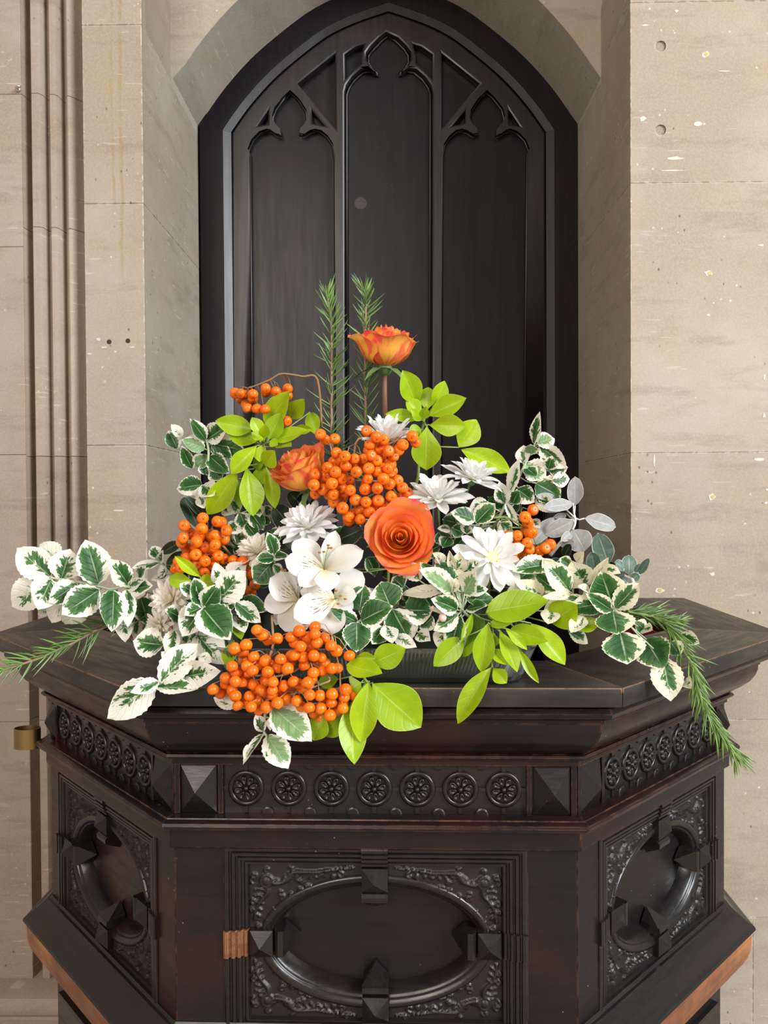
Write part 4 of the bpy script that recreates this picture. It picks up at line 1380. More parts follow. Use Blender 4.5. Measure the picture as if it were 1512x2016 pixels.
# ---- D: small dark sprig behind on the left
sprig('euonymus_sprig', 'small dark variegated sprig between the left berries and the wall', EU, 'T7',
      [(900, 420, 0.97), (740, 240, 0.96), (640, 110, 0.955)], 0.955, [
          (625, 130, 378, 186, 75, .55), (640, 100, 560, -32, 110, .6), (700, 185, 600, 262, 95, .45), (690, 160, 770, 210, 90, .5), (640, 120, 660, 20, 60, .4), (730, 240, 560, 290, 60, .3), (760, 260, 720, 330, 90, .3)])
sprig('felt_leaf_sprig', 'dark oval leaves with pale rims at the left behind the berries', 'leafy sprig', 'T6',
      [(420, 700, 0.97), (340, 480, 0.97), (180, 560, 0.965)], 0.965, [
          (340, 380, 190, 85, 165, 0, {'k': 'd'}), (380, 270, 220, 82, 95, 0, {'k': 'd', 'Y': .972}), (170, 500, -10, 610, 100, 0, {'k': 'd'}), (190, 590, 40, 712, 75, 0, {'k': 'd'})], stem_mat='greenstem')
# ---- E: upper left variegated branch
sprig('euonymus_sprig', 'dark green white-edged branch standing at the upper left against the pillar', EU, 'T5',
      [(620, 1500, 0.985), (500, 1180, 0.975), (430, 960), (428, 790), (408, 690)], 0.968, [
          (400, 690, 265, 492, 105, .9), (420, 680, 605, 552, 160, .58), (450, 722, 762, 792, 175, .88), (135, 772, 55, 598, 115, .82), (182, 660, 88, 543, 80, .1), (392, 772, 185, 682, 115, .95, {'pale': .6}),
          (275, 955, 170, 735, 95, .85), (440, 842, 605, 995, 145, .92), (372, 692, 240, 658, 75, .1), (372, 1110, 118, 1135, 155, .75), (372, 1112, 498, 1215, 155, .45), (352, 1122, 400, 1262, 120, .6),
          (460, 962, 545, 1062, 130, .85), (402, 1010, 380, 900, 95, .95), (340, 1200, 400, 1335, 95, .35), (302, 935, 430, 832, 125, .95, {'pale': .5}), (330, 700, 250, 850, 110, .95, {'Y': .98}), (480, 770, 640, 860, 120, .95, {'Y': .98})])
# ---- F: shaded filling leaves behind the flowers
sprig('euonymus_sprig', 'shaded white-edged leaves between the lime leaves and the left berries', EU, 'T6',
      [(900, 640, 0.99), (800, 420, 0.975), (720, 240, 0.97)], 0.97, [
          (720, 232, 775, 385, 135, .6), (830, 240, 935, 392, 125, .92), (650, 485, 795, 420, 115, .45), (560, 200, 645, 245, 90, .3), (965, 165, 995, 285, 95, .55), (780, 340, 872, 462, 115, .95), (640, 130, 705, 245, 125, .5),
          (700, 330, 620, 440, 120, .5), (760, 420, 700, 520, 120, .9), (900, 300, 1010, 330, 100, .9), (860, 160, 900, 260, 110, .6), (660, 560, 760, 590, 110, .95), (1000, 400, 1090, 480, 130, .95)])
sprig('felt_leaf_sprig', 'large dark oval leaves behind the white daisy left of centre', 'leafy sprig', 'T6',
      [(1300, 620, 0.98), (1280, 460, 0.97), (1250, 380, 0.965)], 0.965, [
          (1215, 390, 1035, 175, 200, 0, {'k': 'd'}), (1360, 250, 1175, 38, 175, 0, {'k': 'd', 'Y': .958}), ('U1', 960, 600, 1235, 470, 240, 0, {'k': 'd', 'Y': .945}), (1100, 480, 1180, 560, 130, 0, {'k': 'd'}), (1380, 330, 1420, 100, 120, 0, {'k': 'd', 'Y': .97})], stem_mat='greenstem')
# ---- G: small sprig beside the lilies
sprig('euonymus_sprig', 'small sprig with one round green leaf just left of the white lilies', EU, 'T6',
      [(1060, 860, 0.93), (1045, 740, 0.905), (1035, 650, 0.895)], 0.895, [
          (1022, 700, 845, 885, 215, .92), (1040, 652, 865, 662, 115, .82), (1040, 622, 978, 415, 115, .82), (1050, 642, 1175, 638, 75, .7), (1030, 720, 1110, 800, 90, .6), (980, 640, 800, 720, 80, .25, {'Y': .91})])
# ---- H: glossy green sprig below the front rose
sprig('euonymus_sprig', 'glossy green leaves with thin white edges beneath the front rose', EU, 'U2',
      [(760, 420, 0.93), (620, 560, 0.885), (480, 610, 0.870), (330, 665, 0.858)], 0.862, [
          (315, 580, 365, 332, 240, .90), (335, 672, 618, 528, 220, .98, {'Y': .853}), (300, 682, 68, 562, 115, .98), (296, 688, 290, 962, 220, .98, {'Y': .852}), (190, 720, 125, 972, 140, .95), (612, 545, 515, 305, 250, .88),
          (632, 562, 790, 882, 265, .72), (740, 570, 1005, 572, 235, .86, {'Y': .87}), (725, 360, 632, 262, 165, .7, {'Y': .89}), (545, 742, 438, 885, 155, .8), (565, 720, 632, 892, 135, .25), (650, 820, 842, 912, 105, .2, {'Y': .87}),
          (1005, 640, 880, 745, 130, .85, {'Y': .87}), (870, 780, 965, 852, 115, .4, {'Y': .87}), (780, 480, 770, 390, 110, .95, {'Y': .89}), (690, 520, 820, 470, 100, .9, {'Y': .885})])
# ---- I: pale rosette right of the rose
ri = sprig('euonymus_sprig', 'pale cream rosette in front of the open yellow-eyed daisy', EU, 'U5',
      [(880, 900, 0.92), (740, 800, 0.875), (690, 735, 0.862)], 0.862, [
          (575, 545, 250, 320, 195, .62, {'pale': .85, 'm': 3}), (505, 485, 250, 255, 140, .95, {'Y': .875}), (600, 455, 400, 255, 175, .92, {'Y': .875}), (245, 440, 108, 235, 150, .3, {'Y': .885}), (480, 560, 48, 568, 115, .02, {'m': 0}),
          (712, 575, 842, 338, 205, .62, {'pale': .7}), (592, 562, 622, 408, 100, .1, {'cream': .4}), (742, 645, 1042, 640, 155, .82), (740, 742, 965, 700, 115, .88), (760, 562, 962, 528, 95, .6),
          (632, 742, 370, 632, 165, .72), (642, 782, 350, 728, 65, .1), (672, 812, 552, 1168, 205, .72), (640, 800, 400, 965, 155, .58), (505, 960, 428, 1135, 135, .25, {'Y': .87}), (605, 340, 552, 115, 75, .1, {'Y': .885, 'cream': .5}),
          (640, 360, 662, 168, 155, .35, {'Y': .89, 'cream': .4}), (505, 265, 398, 150, 95, .3, {'Y': .895, 'cream': .5}), (750, 335, 875, 245, 125, .5, {'Y': .885}), (690, 560, 640, 300, 140, .4, {'Y': .88, 'cream': .5}), (580, 640, 470, 600, 110, .4)], cream=0.25)
for (x, y, r) in ((485, 826, 42), (382, 726, 22), (430, 232, 36)):
    c = at(*tp('U5', x, y), 0.85 if y > 300 else 0.885) - ri.location
    b = MB(); rr_ = r / 5.304 * 0.855 / FPX
    b.ball(c, rr_, rr_, rr_ * 1.1, 12, 8); b.build('flower_bud', M['bud'], ri, smooth=True)
# ---- J: large cream and green spray on the right
sprig('euonymus_sprig', 'large cream-edged spray pointing right above the ledge corner', EU, 'U6',
      [(60, 520, 0.96), (400, 560, 0.92), (700, 570, 0.895), (930, 640, 0.88), (1045, 692, 0.872)], 0.878, [
          (1030, 672, 935, 325, 295, .92, {'Y': .875, 'm': 0}), (1022, 712, 792, 548, 135, .8, {'Y': .868}), (1062, 692, 1305, 445, 185, .62, {'Y': .868}), (1050, 722, 1082, 955, 300, .86, {'Y': .866, 'm': 0}), (1120, 930, 1182, 1248, 330, .80, {'Y': .872, 'm': 0}),
          (612, 525, 385, 215, 195, .5, {'Y': .885}), (765, 482, 640, 232, 235, .33, {'Y': .89}), (840, 430, 995, 200, 95, .0, {'Y': .885, 'cream': .7}), (685, 235, 748, 132, 95, .0, {'Y': .90, 'cream': .7}), (920, 300, 1112, 332, 105, .3, {'Y': .89}),
          (922, 652, 602, 702, 175, .82), (615, 560, 312, 592, 75, .08), (762, 622, 540, 588, 85, .5), (562, 602, 358, 692, 95, .08), (752, 772, 622, 955, 135, .12, {'Y': .87}), (432, 702, 400, 862, 150, .3), (602, 922, 805, 1042, 115, .58, {'Y': .90}),
          (385, 262, 50, 318, 175, .72, {'Y': .905}), (485, 522, 268, 358, 135, .9, {'Y': .90}), (335, 562, 92, 425, 145, .02, {'Y': .895}), (802, 522, 698, 472, 75, .1), (135, 542, 5, 502, 105, .05, {'Y': .905}), (625, 265, 508, 200, 105, .7, {'Y': .905}),
          (300, 480, 180, 430, 120, .4, {'Y': .915}), (420, 330, 350, 200, 130, .4, {'Y': .91}), (800, 420, 820, 300, 110, .5, {'Y': .90}),
          ('U7', 420, 540, 565, 800, 255, .96, {'Y': .90}), ('U7', 575, 705, 640, 1095, 220, .42, {'Y': .893, 'm': 0}), ('U7', 765, 905, 822, 975, 95, .2, {'Y': .90}), ('U7', 380, 445, 485, 462, 95, .25, {'Y': .915}), ('U7', 700, 505, 905, 585, 115, .68, {'Y': .925}),
          ('U7', 640, 560, 720, 690, 130, .9, {'Y': .915}), ('U7', 330, 380, 420, 470, 110, .8, {'Y': .91})], cream=0.45)
# ---- K: upright branch on the right
sprig('euonymus_sprig', 'upright curling white-edged branch on the right against the dark door', EU, 'U4',
      [(20, 1260, 0.99), (115, 1100), (250, 830), (350, 620), (430, 440), (478, 372)], 0.968, [
          (460, 372, 522, 42, 85, .62, {'m': 4}), (492, 372, 675, 305, 145, .62, {'pale': .5}), (512, 392, 788, 612, 155, .48), (382, 582, 582, 702, 185, .62, {'pale': .8}), (225, 832, 300, 538, 105, .35), (292, 822, 470, 955, 155, .68), (172, 962, 105, 738, 135, .48),
          (612, 642, 792, 602, 155, .7), (642, 732, 822, 720, 125, .5), (482, 762, 732, 905, 235, .92, {'cream': .5}), (482, 912, 722, 1042, 125, .5), (372, 602, 492, 702, 115, .98), (352, 562, 355, 382, 115, .38), (442, 472, 420, 368, 125, .8, {'pale': .6}),
          (250, 962, 302, 848, 115, .98), (212, 1002, 232, 900, 65, .7), (542, 482, 602, 565, 85, .8), (600, 620, 640, 500, 110, .7), ('U3', 890, 852, 1082, 655, 175, .78, {'Y': .945, 'cream': .4}), ('U3', 880, 832, 648, 738, 155, .66, {'Y': .945, 'cream': .4}),
          ('U3', 800, 960, 800, 848, 95, .5, {'Y': .95}), ('U3', 650, 902, 782, 962, 115, .92, {'Y': .955}), (185, 962, 312, 1192, 65, .3), ('U3', 1000, 640, 830, 720, 120, .5, {'Y': .96}), ('U3', 700, 850, 560, 820, 130, .95, {'Y': .965}), ('U3', 640, 920, 520, 900, 70, .3, {'Y': .955}),
          ('U3', 620, 1000, 560, 1090, 120, .96, {'Y': .965}), ('U3', 760, 860, 600, 880, 120, .95, {'Y': .97}), (130, 1160, 230, 1240, 120, .5, {'Y': .96, 'cream': .4}), (200, 1120, 120, 1290, 110, .6, {'Y': .965, 'cream': .4}), (440, 1130, 510, 1200, 90, .3)])
# ---- M: leaves hanging under the front berries
sprig('euonymus_sprig', 'pale leaves dangling lowest in front, below the big orange berry bunch', EU, 'U8',
      [(560, 700, 0.85), (575, 960, 0.842), (562, 1120, 0.838), (592, 1175, 0.835)], 0.836, [
          (650, 912, 1002, 1218, 260, .72, {'pale': .75, 'm': 0}), (592, 1172, 792, 1482, 200, .58, {'pale': .85, 'm': 0}), (562, 1132, 478, 980, 105, .5), (552, 1162, 362, 1442, 65, .5), (445, 1272, 378, 1372, 65, .05), (582, 1282, 612, 1415, 55, .25), (310, 912, 92, 812, 100, .2, {'Y': .846}), (652, 1000, 618, 1122, 75, .1)])
# ---- shaded interior foliage
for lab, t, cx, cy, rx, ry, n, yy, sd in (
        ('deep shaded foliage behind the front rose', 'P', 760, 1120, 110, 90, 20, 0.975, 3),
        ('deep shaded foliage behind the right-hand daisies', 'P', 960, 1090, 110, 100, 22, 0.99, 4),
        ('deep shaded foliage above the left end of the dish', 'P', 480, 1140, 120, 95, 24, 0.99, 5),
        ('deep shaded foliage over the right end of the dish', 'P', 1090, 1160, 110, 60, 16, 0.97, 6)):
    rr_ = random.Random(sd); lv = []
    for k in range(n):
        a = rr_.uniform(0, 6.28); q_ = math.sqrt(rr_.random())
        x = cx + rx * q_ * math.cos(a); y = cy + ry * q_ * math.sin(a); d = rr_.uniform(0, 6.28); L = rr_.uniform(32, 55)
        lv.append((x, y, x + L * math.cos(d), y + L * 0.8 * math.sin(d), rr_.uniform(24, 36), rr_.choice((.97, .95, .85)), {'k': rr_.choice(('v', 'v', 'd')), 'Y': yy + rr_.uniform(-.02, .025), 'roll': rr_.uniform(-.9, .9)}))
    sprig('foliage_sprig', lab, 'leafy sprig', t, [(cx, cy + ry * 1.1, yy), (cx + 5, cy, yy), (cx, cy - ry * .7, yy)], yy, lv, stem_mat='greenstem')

# ---- lime green sprigs
LM = 'lime foliage'
sprig('mexican_orange_sprig', 'lime green leaf rosette at the upper left beside the red-edged rose', LM, 'T5',
      [(1100, 1350, 0.975), (1010, 1000, 0.965), (960, 800, 0.955), (925, 712, 0.948)], 0.950, [
          (835, 592, 492, 518, 155), (882, 712, 618, 628, 155), (882, 742, 628, 995, 145, 0, {'Y': .942}), (965, 562, 1192, 238, 195, 0, {'Y': .955}), (992, 682, 1112, 438, 155, 0, {'Y': .945}), (1022, 692, 1362, 608, 135), (1000, 702, 1072, 742, 75, 0, {'Y': .938}),
          (932, 672, 838, 478, 105, 0, {'Y': .945}), (942, 682, 952, 558, 85, 0, {'Y': .94}), (922, 692, 838, 618, 85, 0, {'Y': .94}), (922, 742, 898, 892, 115, 0, {'Y': .94}), (1062, 722, 1202, 762, 115, 0, {'Y': .955}), (1192, 492, 1312, 318, 135, 0, {'Y': .96}),
          (960, 932, 1052, 785, 145, 0, {'Y': .942}), (962, 932, 1052, 1322, 115, 0, {'Y': .945, 'm': 1}), (782, 932, 852, 1385, 185, 0, {'Y': .942, 'm': 1}), (702, 982, 408, 1395, 185, 0, {'Y': .945, 'm': 0}), (932, 932, 872, 1172, 115, 0, {'Y': .955, 'dark': .3}),
          (702, 1052, 712, 1322, 75, 0, {'Y': .96, 'dark': .4}), (1222, 592, 1392, 592, 75, 0, {'Y': .965}), (1372, 432, 1432, 642, 115, 0, {'Y': .965, 'dark': .3}), (905, 705, 925, 650, 60, 0, {'Y': .935}), (830, 930, 930, 900, 90, 0, {'dark': .5, 'Y': .96})], 'l', 'greenstem')
sprig('mexican_orange_sprig', 'lime green leaves at the upper right beside the topmost rose', LM, 'V',
      [(150, 800, 0.985), (182, 700, 0.975), (188, 590, 0.97), (205, 440, 0.965), (222, 350, 0.96)], 0.962, [
          (172, 282, 102, 86, 112), (232, 312, 240, 176, 88, 0, {'Y': .956}), (262, 302, 342, 150, 78), (246, 346, 457, 242, 98), (246, 396, 448, 402, 102, 0, {'Y': .955}), (416, 526, 522, 368, 118, 0, {'Y': .965}), (236, 402, 228, 657, 138, 0, {'Y': .95, 'm': 1}),
          (202, 352, 124, 248, 78, 0, {'Y': .952}), (202, 362, 0, 330, 62), (212, 362, 232, 288, 48, 0, {'Y': .948}), (202, 422, 130, 442, 64), (430, 537, 717, 662, 108, 0, {'Y': .965, 'm': 0, 'nop': 1}), (210, 370, 150, 310, 60, 0, {'Y': .955})], 'l', 'greenstem')
sprig('mexican_orange_sprig', 'lime green leaves hanging low in front, right of the big berry bunch', LM, 'V2',
      [(900, 760, 0.90), (905, 880, 0.865), (920, 970, 0.846), (945, 1000, 0.842)], 0.842, [
          ('U2', 455, 1065, 752, 925, 195, 0, {'Y': .848, 'm': 2}), ('U2', 290, 1012, 470, 1020, 85), ('U2', 200, 1085, 540, 1172, 175, 0, {'Y': .838}), (970, 1002, 1248, 1262, 215, 0, {'Y': .834, 'm': 0}), (950, 992, 898, 1348, 130, 0, {'Y': .828, 'm': 0}),
          (842, 1132, 866, 1468, 132, 0, {'Y': .833}), (802, 1172, 688, 1312, 105, 0, {'Y': .838, 'dark': .2}), (690, 1180, 628, 1332, 112, 0, {'Y': .840, 'dark': .2}), (905, 1000, 850, 1035, 105, 0, {'Y': .838}), (962, 1100, 986, 1172, 64), (775, 980, 655, 1002, 75, 0, {'Y': .85, 'dark': .6})], 'l', 'greenstem')
sprig('mexican_orange_sprig', 'drooping lime green leaves over the right end of the glass dish', LM, 'U5',
      [(1060, 620, 0.92), (1030, 780, 0.875), (1010, 885, 0.858)], 0.856, [
          ('P', 957, 1206, 1082, 1184, 55, 0, {'Y': .858, 'm': 2}), (962, 882, 880, 1402, 185, 0, {'Y': .845, 'm': 0}), (972, 902, 1218, 890, 105), ('P', 1004, 1240, 1080, 1263, 33), (1142, 942, 1372, 1162, 85, 0, {'Y': .846}), (1282, 1150, 1488, 1515, 85, 0, {'Y': .845}),
          (1082, 972, 1272, 1382, 155, 0, {'dark': .15}), (1012, 972, 1010, 1142, 105), (1000, 1150, 1165, 1312, 135, 0, {'Y': .85}), (1000, 1345, 618, 1925, 195, 0, {'Y': .838, 'm': 0, 'dy': -.005}), (1012, 1352, 1142, 1505, 135, 0, {'Y': .848}),
          (690, 1040, 392, 1338, 195, 0, {'Y': .852, 'dark': .25}), (795, 778, 680, 1085, 75, 0, {'Y': .858, 'dark': .2}), (842, 1042, 688, 1245, 65, 0, {'dark': .2}), ('U6', 230, 842, 582, 1248, 195, 0, {'Y': .868, 'm': 0}), ('U6', 432, 842, 690, 650, 255, 0, {'Y': .885, 'm': 2}),
          ('U6', 682, 882, 918, 830, 135, 0, {'Y': .875, 'm': 2}), (820, 790, 700, 1180, 150, 0, {'Y': .88, 'dark': .9}), (900, 800, 790, 1000, 140, 0, {'Y': .89, 'dark': .95}), ('U6', 240, 1010, 330, 900, 100, 0, {'Y': .885, 'dark': .6})], 'l', 'greenstem')
sprig('mexican_orange_sprig', 'few lime green leaves tucked below the left-hand berries', LM, 'T7',
      [(1150, 500, 0.94), (1090, 380, 0.915), (1000, 290, 0.905)], 0.902, [
          (1012, 262, 778, 72, 85), (962, 322, 1155, 295, 105), (932, 302, 712, 288, 115), (1332, 852, 1258, 1085, 125, 0, {'Y': .885, 'nop': 1, 'dark': .2}), (1345, 722, 1392, 832, 85, 0, {'Y': .89, 'nop': 1, 'dark': .3})], 'l', 'greenstem')

# ---- silver and grey-green felted sprigs
sprig('silver_leaf_sprig', 'silvery white felted leaves at the right against the dark door', 'silver foliage', 'U4',
      [(620, 1480, 0.975), (760, 1310, 0.97), (850, 1200, 0.965), (872, 1110, 0.965)], 0.965, [
          (866, 985, 872, 706, 150), (848, 962, 572, 1002, 125), (962, 1112, 1282, 1192, 155), (852, 1130, 578, 1275, 160, 0, {'Y': .958}), (852, 1222, 962, 1432, 235, 0, {'Y': .958}), (702, 912, 488, 890, 75, 0, {'Y': .972}), (662, 1102, 438, 1362, 135, 0, {'Y': .975}), (782, 1062, 640, 1165, 105, 0, {'Y': .97}), (830, 1250, 740, 1330, 80), (720, 1380, 860, 1350, 90, 0, {'Y': .95})], 's', 'silverstem', 0.0026)
sprig('grey_leaf_sprig', 'grey-green leaves with white rims at the far right above the ledge', 'silver foliage', 'U6',
      [(1240, 600, 0.93), (1240, 420, 0.935), (1180, 380, 0.94), (1060, 330, 0.945)], 0.938, [
          ('U4', 1200, 1562, 1090, 1262, 195), ('U4', 1062, 1612, 1030, 1458, 135), (1202, 362, 1200, 162, 142), (1302, 352, 1392, 208, 75), (1152, 302, 1070, 235, 95), (1252, 332, 1322, 260, 65), (1082, 382, 1152, 350, 85), (1230, 420, 1290, 350, 90), (1180, 440, 1130, 380, 80), (1240, 470, 1170, 420, 80, 0, {'k': 's'}), (560, 190, 610, 60, 95, 0, {'k': 'd', 'nop': 1, 'Y': .95})], 't', 'silverstem', 0.0024)

# ---- rosemary


def rosemary(label, tile, stem, Y, n_whorl, Lpx, spread, seed, stem_mat='bark', tipup=0.0, light=0.5):
    pts = [at(*tp(tile, s[0], s[1]), s[2] if len(s) > 2 else Y) for s in stem]
    root = empty('rosemary_sprig', pts[0]); tag(root, label, 'rosemary', 'rosemary sprigs')
    c = catmull(pts, 8); r = random.Random(seed)
    b = MB(); b.tube([p - pts[0] for p in c], 0.0021, 0.0011, 6); b.build('stem', M[stem_mat], root, smooth=True)
    V = []; F = []; UV = []
    total = len(c) - 1
    for i in range(n_whorl):
        f = (i + r.random()) / n_whorl * total
        k = min(int(f), total - 1); p = c[k].lerp(c[k + 1], f - k); t = (c[k + 1] - c[k]).normalized()
        fr = f / total
        for q in range(r.choice((3, 4, 4, 5))):
            a = r.uniform(0, 6.28)
            ref = t.cross(Vector((0.2, 0.9, 0.3))).normalized(); ref2 = t.cross(ref)
            out = ref * math.cos(a) + ref2 * math.sin(a)
            L = Lpx * Y / FPX * r.uniform(0.55, 1.15) * (1 - 0.25 * fr)
            el = r.uniform(*spread) * (1 - 0.35 * fr ** 3)
            d = (t * math.cos(el) + out * math.sin(el)).normalized()
            bend = (t - d * t.dot(d)) * r.uniform(0.0, 0.5) - Vector((0, 0, 0.12)) * r.random()
            side = d.cross(out.cross(d) if out.cross(d).length > .1 else ref).normalized()
            if side.length < .5: side = ref
            nrm = side.cross(d).normalized()
            w = 0.00098 * r.uniform(0.8, 1.25)
            base = len(V); m = 4
            sh = min(1, max(0, light + 0.45 * (fr - .4) + r.uniform(-.3, .3)))
            for j in range(m + 1):
                u = j / m
                pc = p + d * (L * u) + bend * (L * u * u * 0.5)
                ww = w * (0.7 + 0.6 * math.sin(math.pi * min(1, u * 0.9 + .1))) * (1 - u ** 4 * 0.9)
                V += [pc - side * ww - pts[0], pc + nrm * ww * 0.7 - pts[0], pc + side * ww - pts[0], pc - nrm * ww * 0.5 - pts[0]]
                UV += [(sh, 0), (sh, 0), (sh, 0), (sh, 1)]
            for j in range(m):
                for e in range(4): F.append((base + j * 4 + e, base + j * 4 + (e + 1) % 4, base + (j + 1) * 4 + (e + 1) % 4, base + (j + 1) * 4 + e))
    me = mk_mesh('needles', V, F, M['needle'], True, True, UV)
    o = obj('needles', me, root); o['kind'] = 'stuff'
    return root


rosemary('taller left rosemary sprig rising upright behind the roses', 'P', [(660, 960, 0.99), (653, 850), (653, 726), (652, 640), (643, 580)], 0.985, 38, 60, (0.6, 1.15), 1, light=.46)
rosemary('upright rosemary sprig directly behind the topmost rose', 'P', [(724, 960, 1.01), (720, 819), (719, 692), (720, 606), (717, 574)], 1.005, 36, 54, (0.6, 1.15), 2, light=.46)
rosemary('sparse rosemary sprig lying out over the left end of the ledge', 'T8', [(1500, 830, 0.945), (1040, 980, 0.93), (850, 1070, 0.92), (620, 1190, 0.905), (330, 1310, 0.89), (0, 1420, 0.875), (-160, 1480, 0.868)], 0.90, 28, 62, (0.5, 1.15), 3, light=.55)
rosemary('long rosemary sprig trailing down past the right edge of the pulpit ledge', 'U7', [(250, 290, 0.93), (450, 330, 0.93), (570, 370, 0.925), (650, 460, 0.92), (710, 570, 0.915), (830, 770, 0.905), (880, 960, 0.90), (950, 1150, 0.895), (1050, 1330, 0.892), (1180, 1500, 0.89), (1235, 1590, 0.89)], 0.905, 66, 62, (0.35, 0.9), 4, 'greenstem', light=.75)
rosemary('short bushy rosemary sprig over the right ledge beside the cream leaves', 'U7', [(150, 330, 0.935), (300, 330, 0.935), (440, 330, 0.94), (560, 365, 0.94), (720, 372, 0.942)], 0.94, 30, 42, (0.5, 1.2), 5, light=.55)

# ---- berries


def berry_mesh():
    b = MB(); b.ball((0, 0, 0), 1, 1, 0.96, 14, 10)
    v = []
    for x, y, z in b.v:
        if z > 0.80: z -= (z - 0.80) * 1.3
        v.append((x, y, z))
    n0 = len(b.f)
    faces = list(b.f); mid = [0] * n0
    base = len(v)
    for k in range(5):        # five dark calyx points around the eye
        a = 2 * math.pi * k / 5
        v += [(0.0, 0.0, 0.80), (0.24 * math.cos(a), 0.24 * math.sin(a), 0.90), (0.05 * math.cos(a + .63), 0.05 * math.sin(a + .63), 0.86), (0.05 * math.cos(a - .63), 0.05 * math.sin(a - .63), 0.86)]
        faces += [(base + 4 * k, base + 4 * k + 3, base + 4 * k + 1, base + 4 * k + 2)]; mid.append(1)
    me = mk_mesh('berry', v, faces, [M['berry'], M['calyx']], True, False, None, mid)
    return me


BERRY = berry_mesh()


def berries(name, label, tile, pts, rpx, Y, nodes, root_pt, face, seed, depth=0.020, center=None, stalk='stalkp', jitter=0.006, extra=0):
    r = random.Random(seed)
    nodes3 = [at(*tp(tile, n[0], n[1]), n[2]) for n in nodes]
    rp = at(*tp(tile, *root_pt[:2]), root_pt[2])
    root = empty(name, rp); tag(root, label, 'berries', 'orange berry bunches')
    b = MB(); s = TL[tile][2]
    chain = [rp] + nodes3
    b.tube([p - rp for p in catmull(chain, 5)], 0.0016, 0.0009, 6)
    cx = sum(p[0] for p in pts) / len(pts) if center is None else center[0]; cy = sum(p[1] for p in pts) / len(pts) if center is None else center[1]
    R = max(math.hypot(p[0] - cx, p[1] - cy) for p in pts)
    placed = []
    pts = list(pts); front = len(pts)
    for k in range(extra):
        a_, b_ = r.sample(pts[:front], 2)
        if math.hypot(a_[0] - b_[0], a_[1] - b_[1]) < rpx * 6: pts.append(((a_[0] + b_[0]) / 2, (a_[1] + b_[1]) / 2))
    for (x, y) in pts:
        d = math.hypot(x - cx, y - cy) / R
        rr_ = rpx * r.uniform(1.02, 1.18) / s
        yy = Y + depth * (d ** 2) + r.uniform(-jitter, jitter)
        c = at(*tp(tile, x, y), yy); rad = rr_ * yy / FPX
        for it in range(14):          # keep berries from cutting into one another
            hit = [(q, qr) for q, qr in placed if (q - c).length < (rad + qr) * 0.92]
            if not hit: break
            yy += 0.0045 if r.random() < 0.85 else -0.002
            c = at(*tp(tile, x, y), yy)
        placed.append((c, rad))
        o = bpy.data.objects.new('berry', BERRY); COL.objects.link(o); o.parent = root
        dirv = Vector(face) + Vector((r.uniform(-.6, .6), r.uniform(-.5, .5), r.uniform(-.6, .6)))
        o.rotation_euler = dirv.to_track_quat('Z', 'X').to_euler()
        o.scale = (rad, rad, rad * r.uniform(0.94, 1.06)); o.location = c - rp
        near = min(nodes3, key=lambda q: (q - c).length)
        st = c - dirv.normalized() * rad * 0.9
        mid = (near + st) / 2 + Vector((r.uniform(-.003, .003), 0.004, 0.004))
        b.tube([near - rp, mid - rp, st - rp], 0.00055, 0.00045, 5)
    b.build('stalks', M[stalk], root, smooth=True)
    return root


C1 = [(500, 190), (555, 245), (690, 270), (605, 285), (295, 365), (400, 330), (370, 400), (470, 440), (815, 255), (895, 200), (965, 255), (1040, 230), (1060, 310), (850, 310), (905, 345), (1000, 352), (850, 425), (930, 445), (940, 522), (1030, 430), (1095, 450), (1130, 502), (1025, 590), (1110, 572), (1195, 550), (1250, 545), (1360, 430), (1130, 270), (1190, 340), (1240, 385), (720, 465), (785, 552), (580, 480), (620, 510), (600, 582), (690, 550), (410, 525), (460, 570), (310, 590), (270, 530), (400, 602), (510, 520), (210, 640), (210, 692), (300, 670), (360, 682), (92, 745), (160, 782), (220, 760), (300, 805), (325, 895), (270, 750), (430, 805), (390, 862), (500, 850), (445, 905), (540, 750), (580, 665), (650, 675), (645, 752), (560, 802), (750, 710), (840, 670), (885, 692), (910, 732), (970, 685), (592, 910), (690, 870), (525, 935), (770, 840), (870, 850), (730, 792), (990, 795), (1085, 800), (985, 915), (1095, 920), (910, 900), (1030, 962), (1070, 1002), (1045, 1022), (1200, 785), (1195, 870), (1325, 745), (1310, 815), (1405, 795), (1300, 880), (1250, 940), (1180, 985), (1300, 920), (470, 700), (820, 762), (1160, 850), (1040, 160)]
berries('rowan_berries', 'largest bunch of orange berries spilling over the front ledge', 'U8', C1, 51, 0.812, [(650, 330, .838), (620, 450, .836), (640, 600, .836), (430, 620, .838), (230, 700, .838), (780, 600, .836), (1000, 500, .838), (1180, 640, .838), (1080, 700, .836), (850, 780, .836), (560, 860, .838), (1240, 820, .838), (1200, 240, .842)], (640, 60, .88), (0.1, -0.1, -0.95), 21, 0.016, jitter=0.007, extra=90)
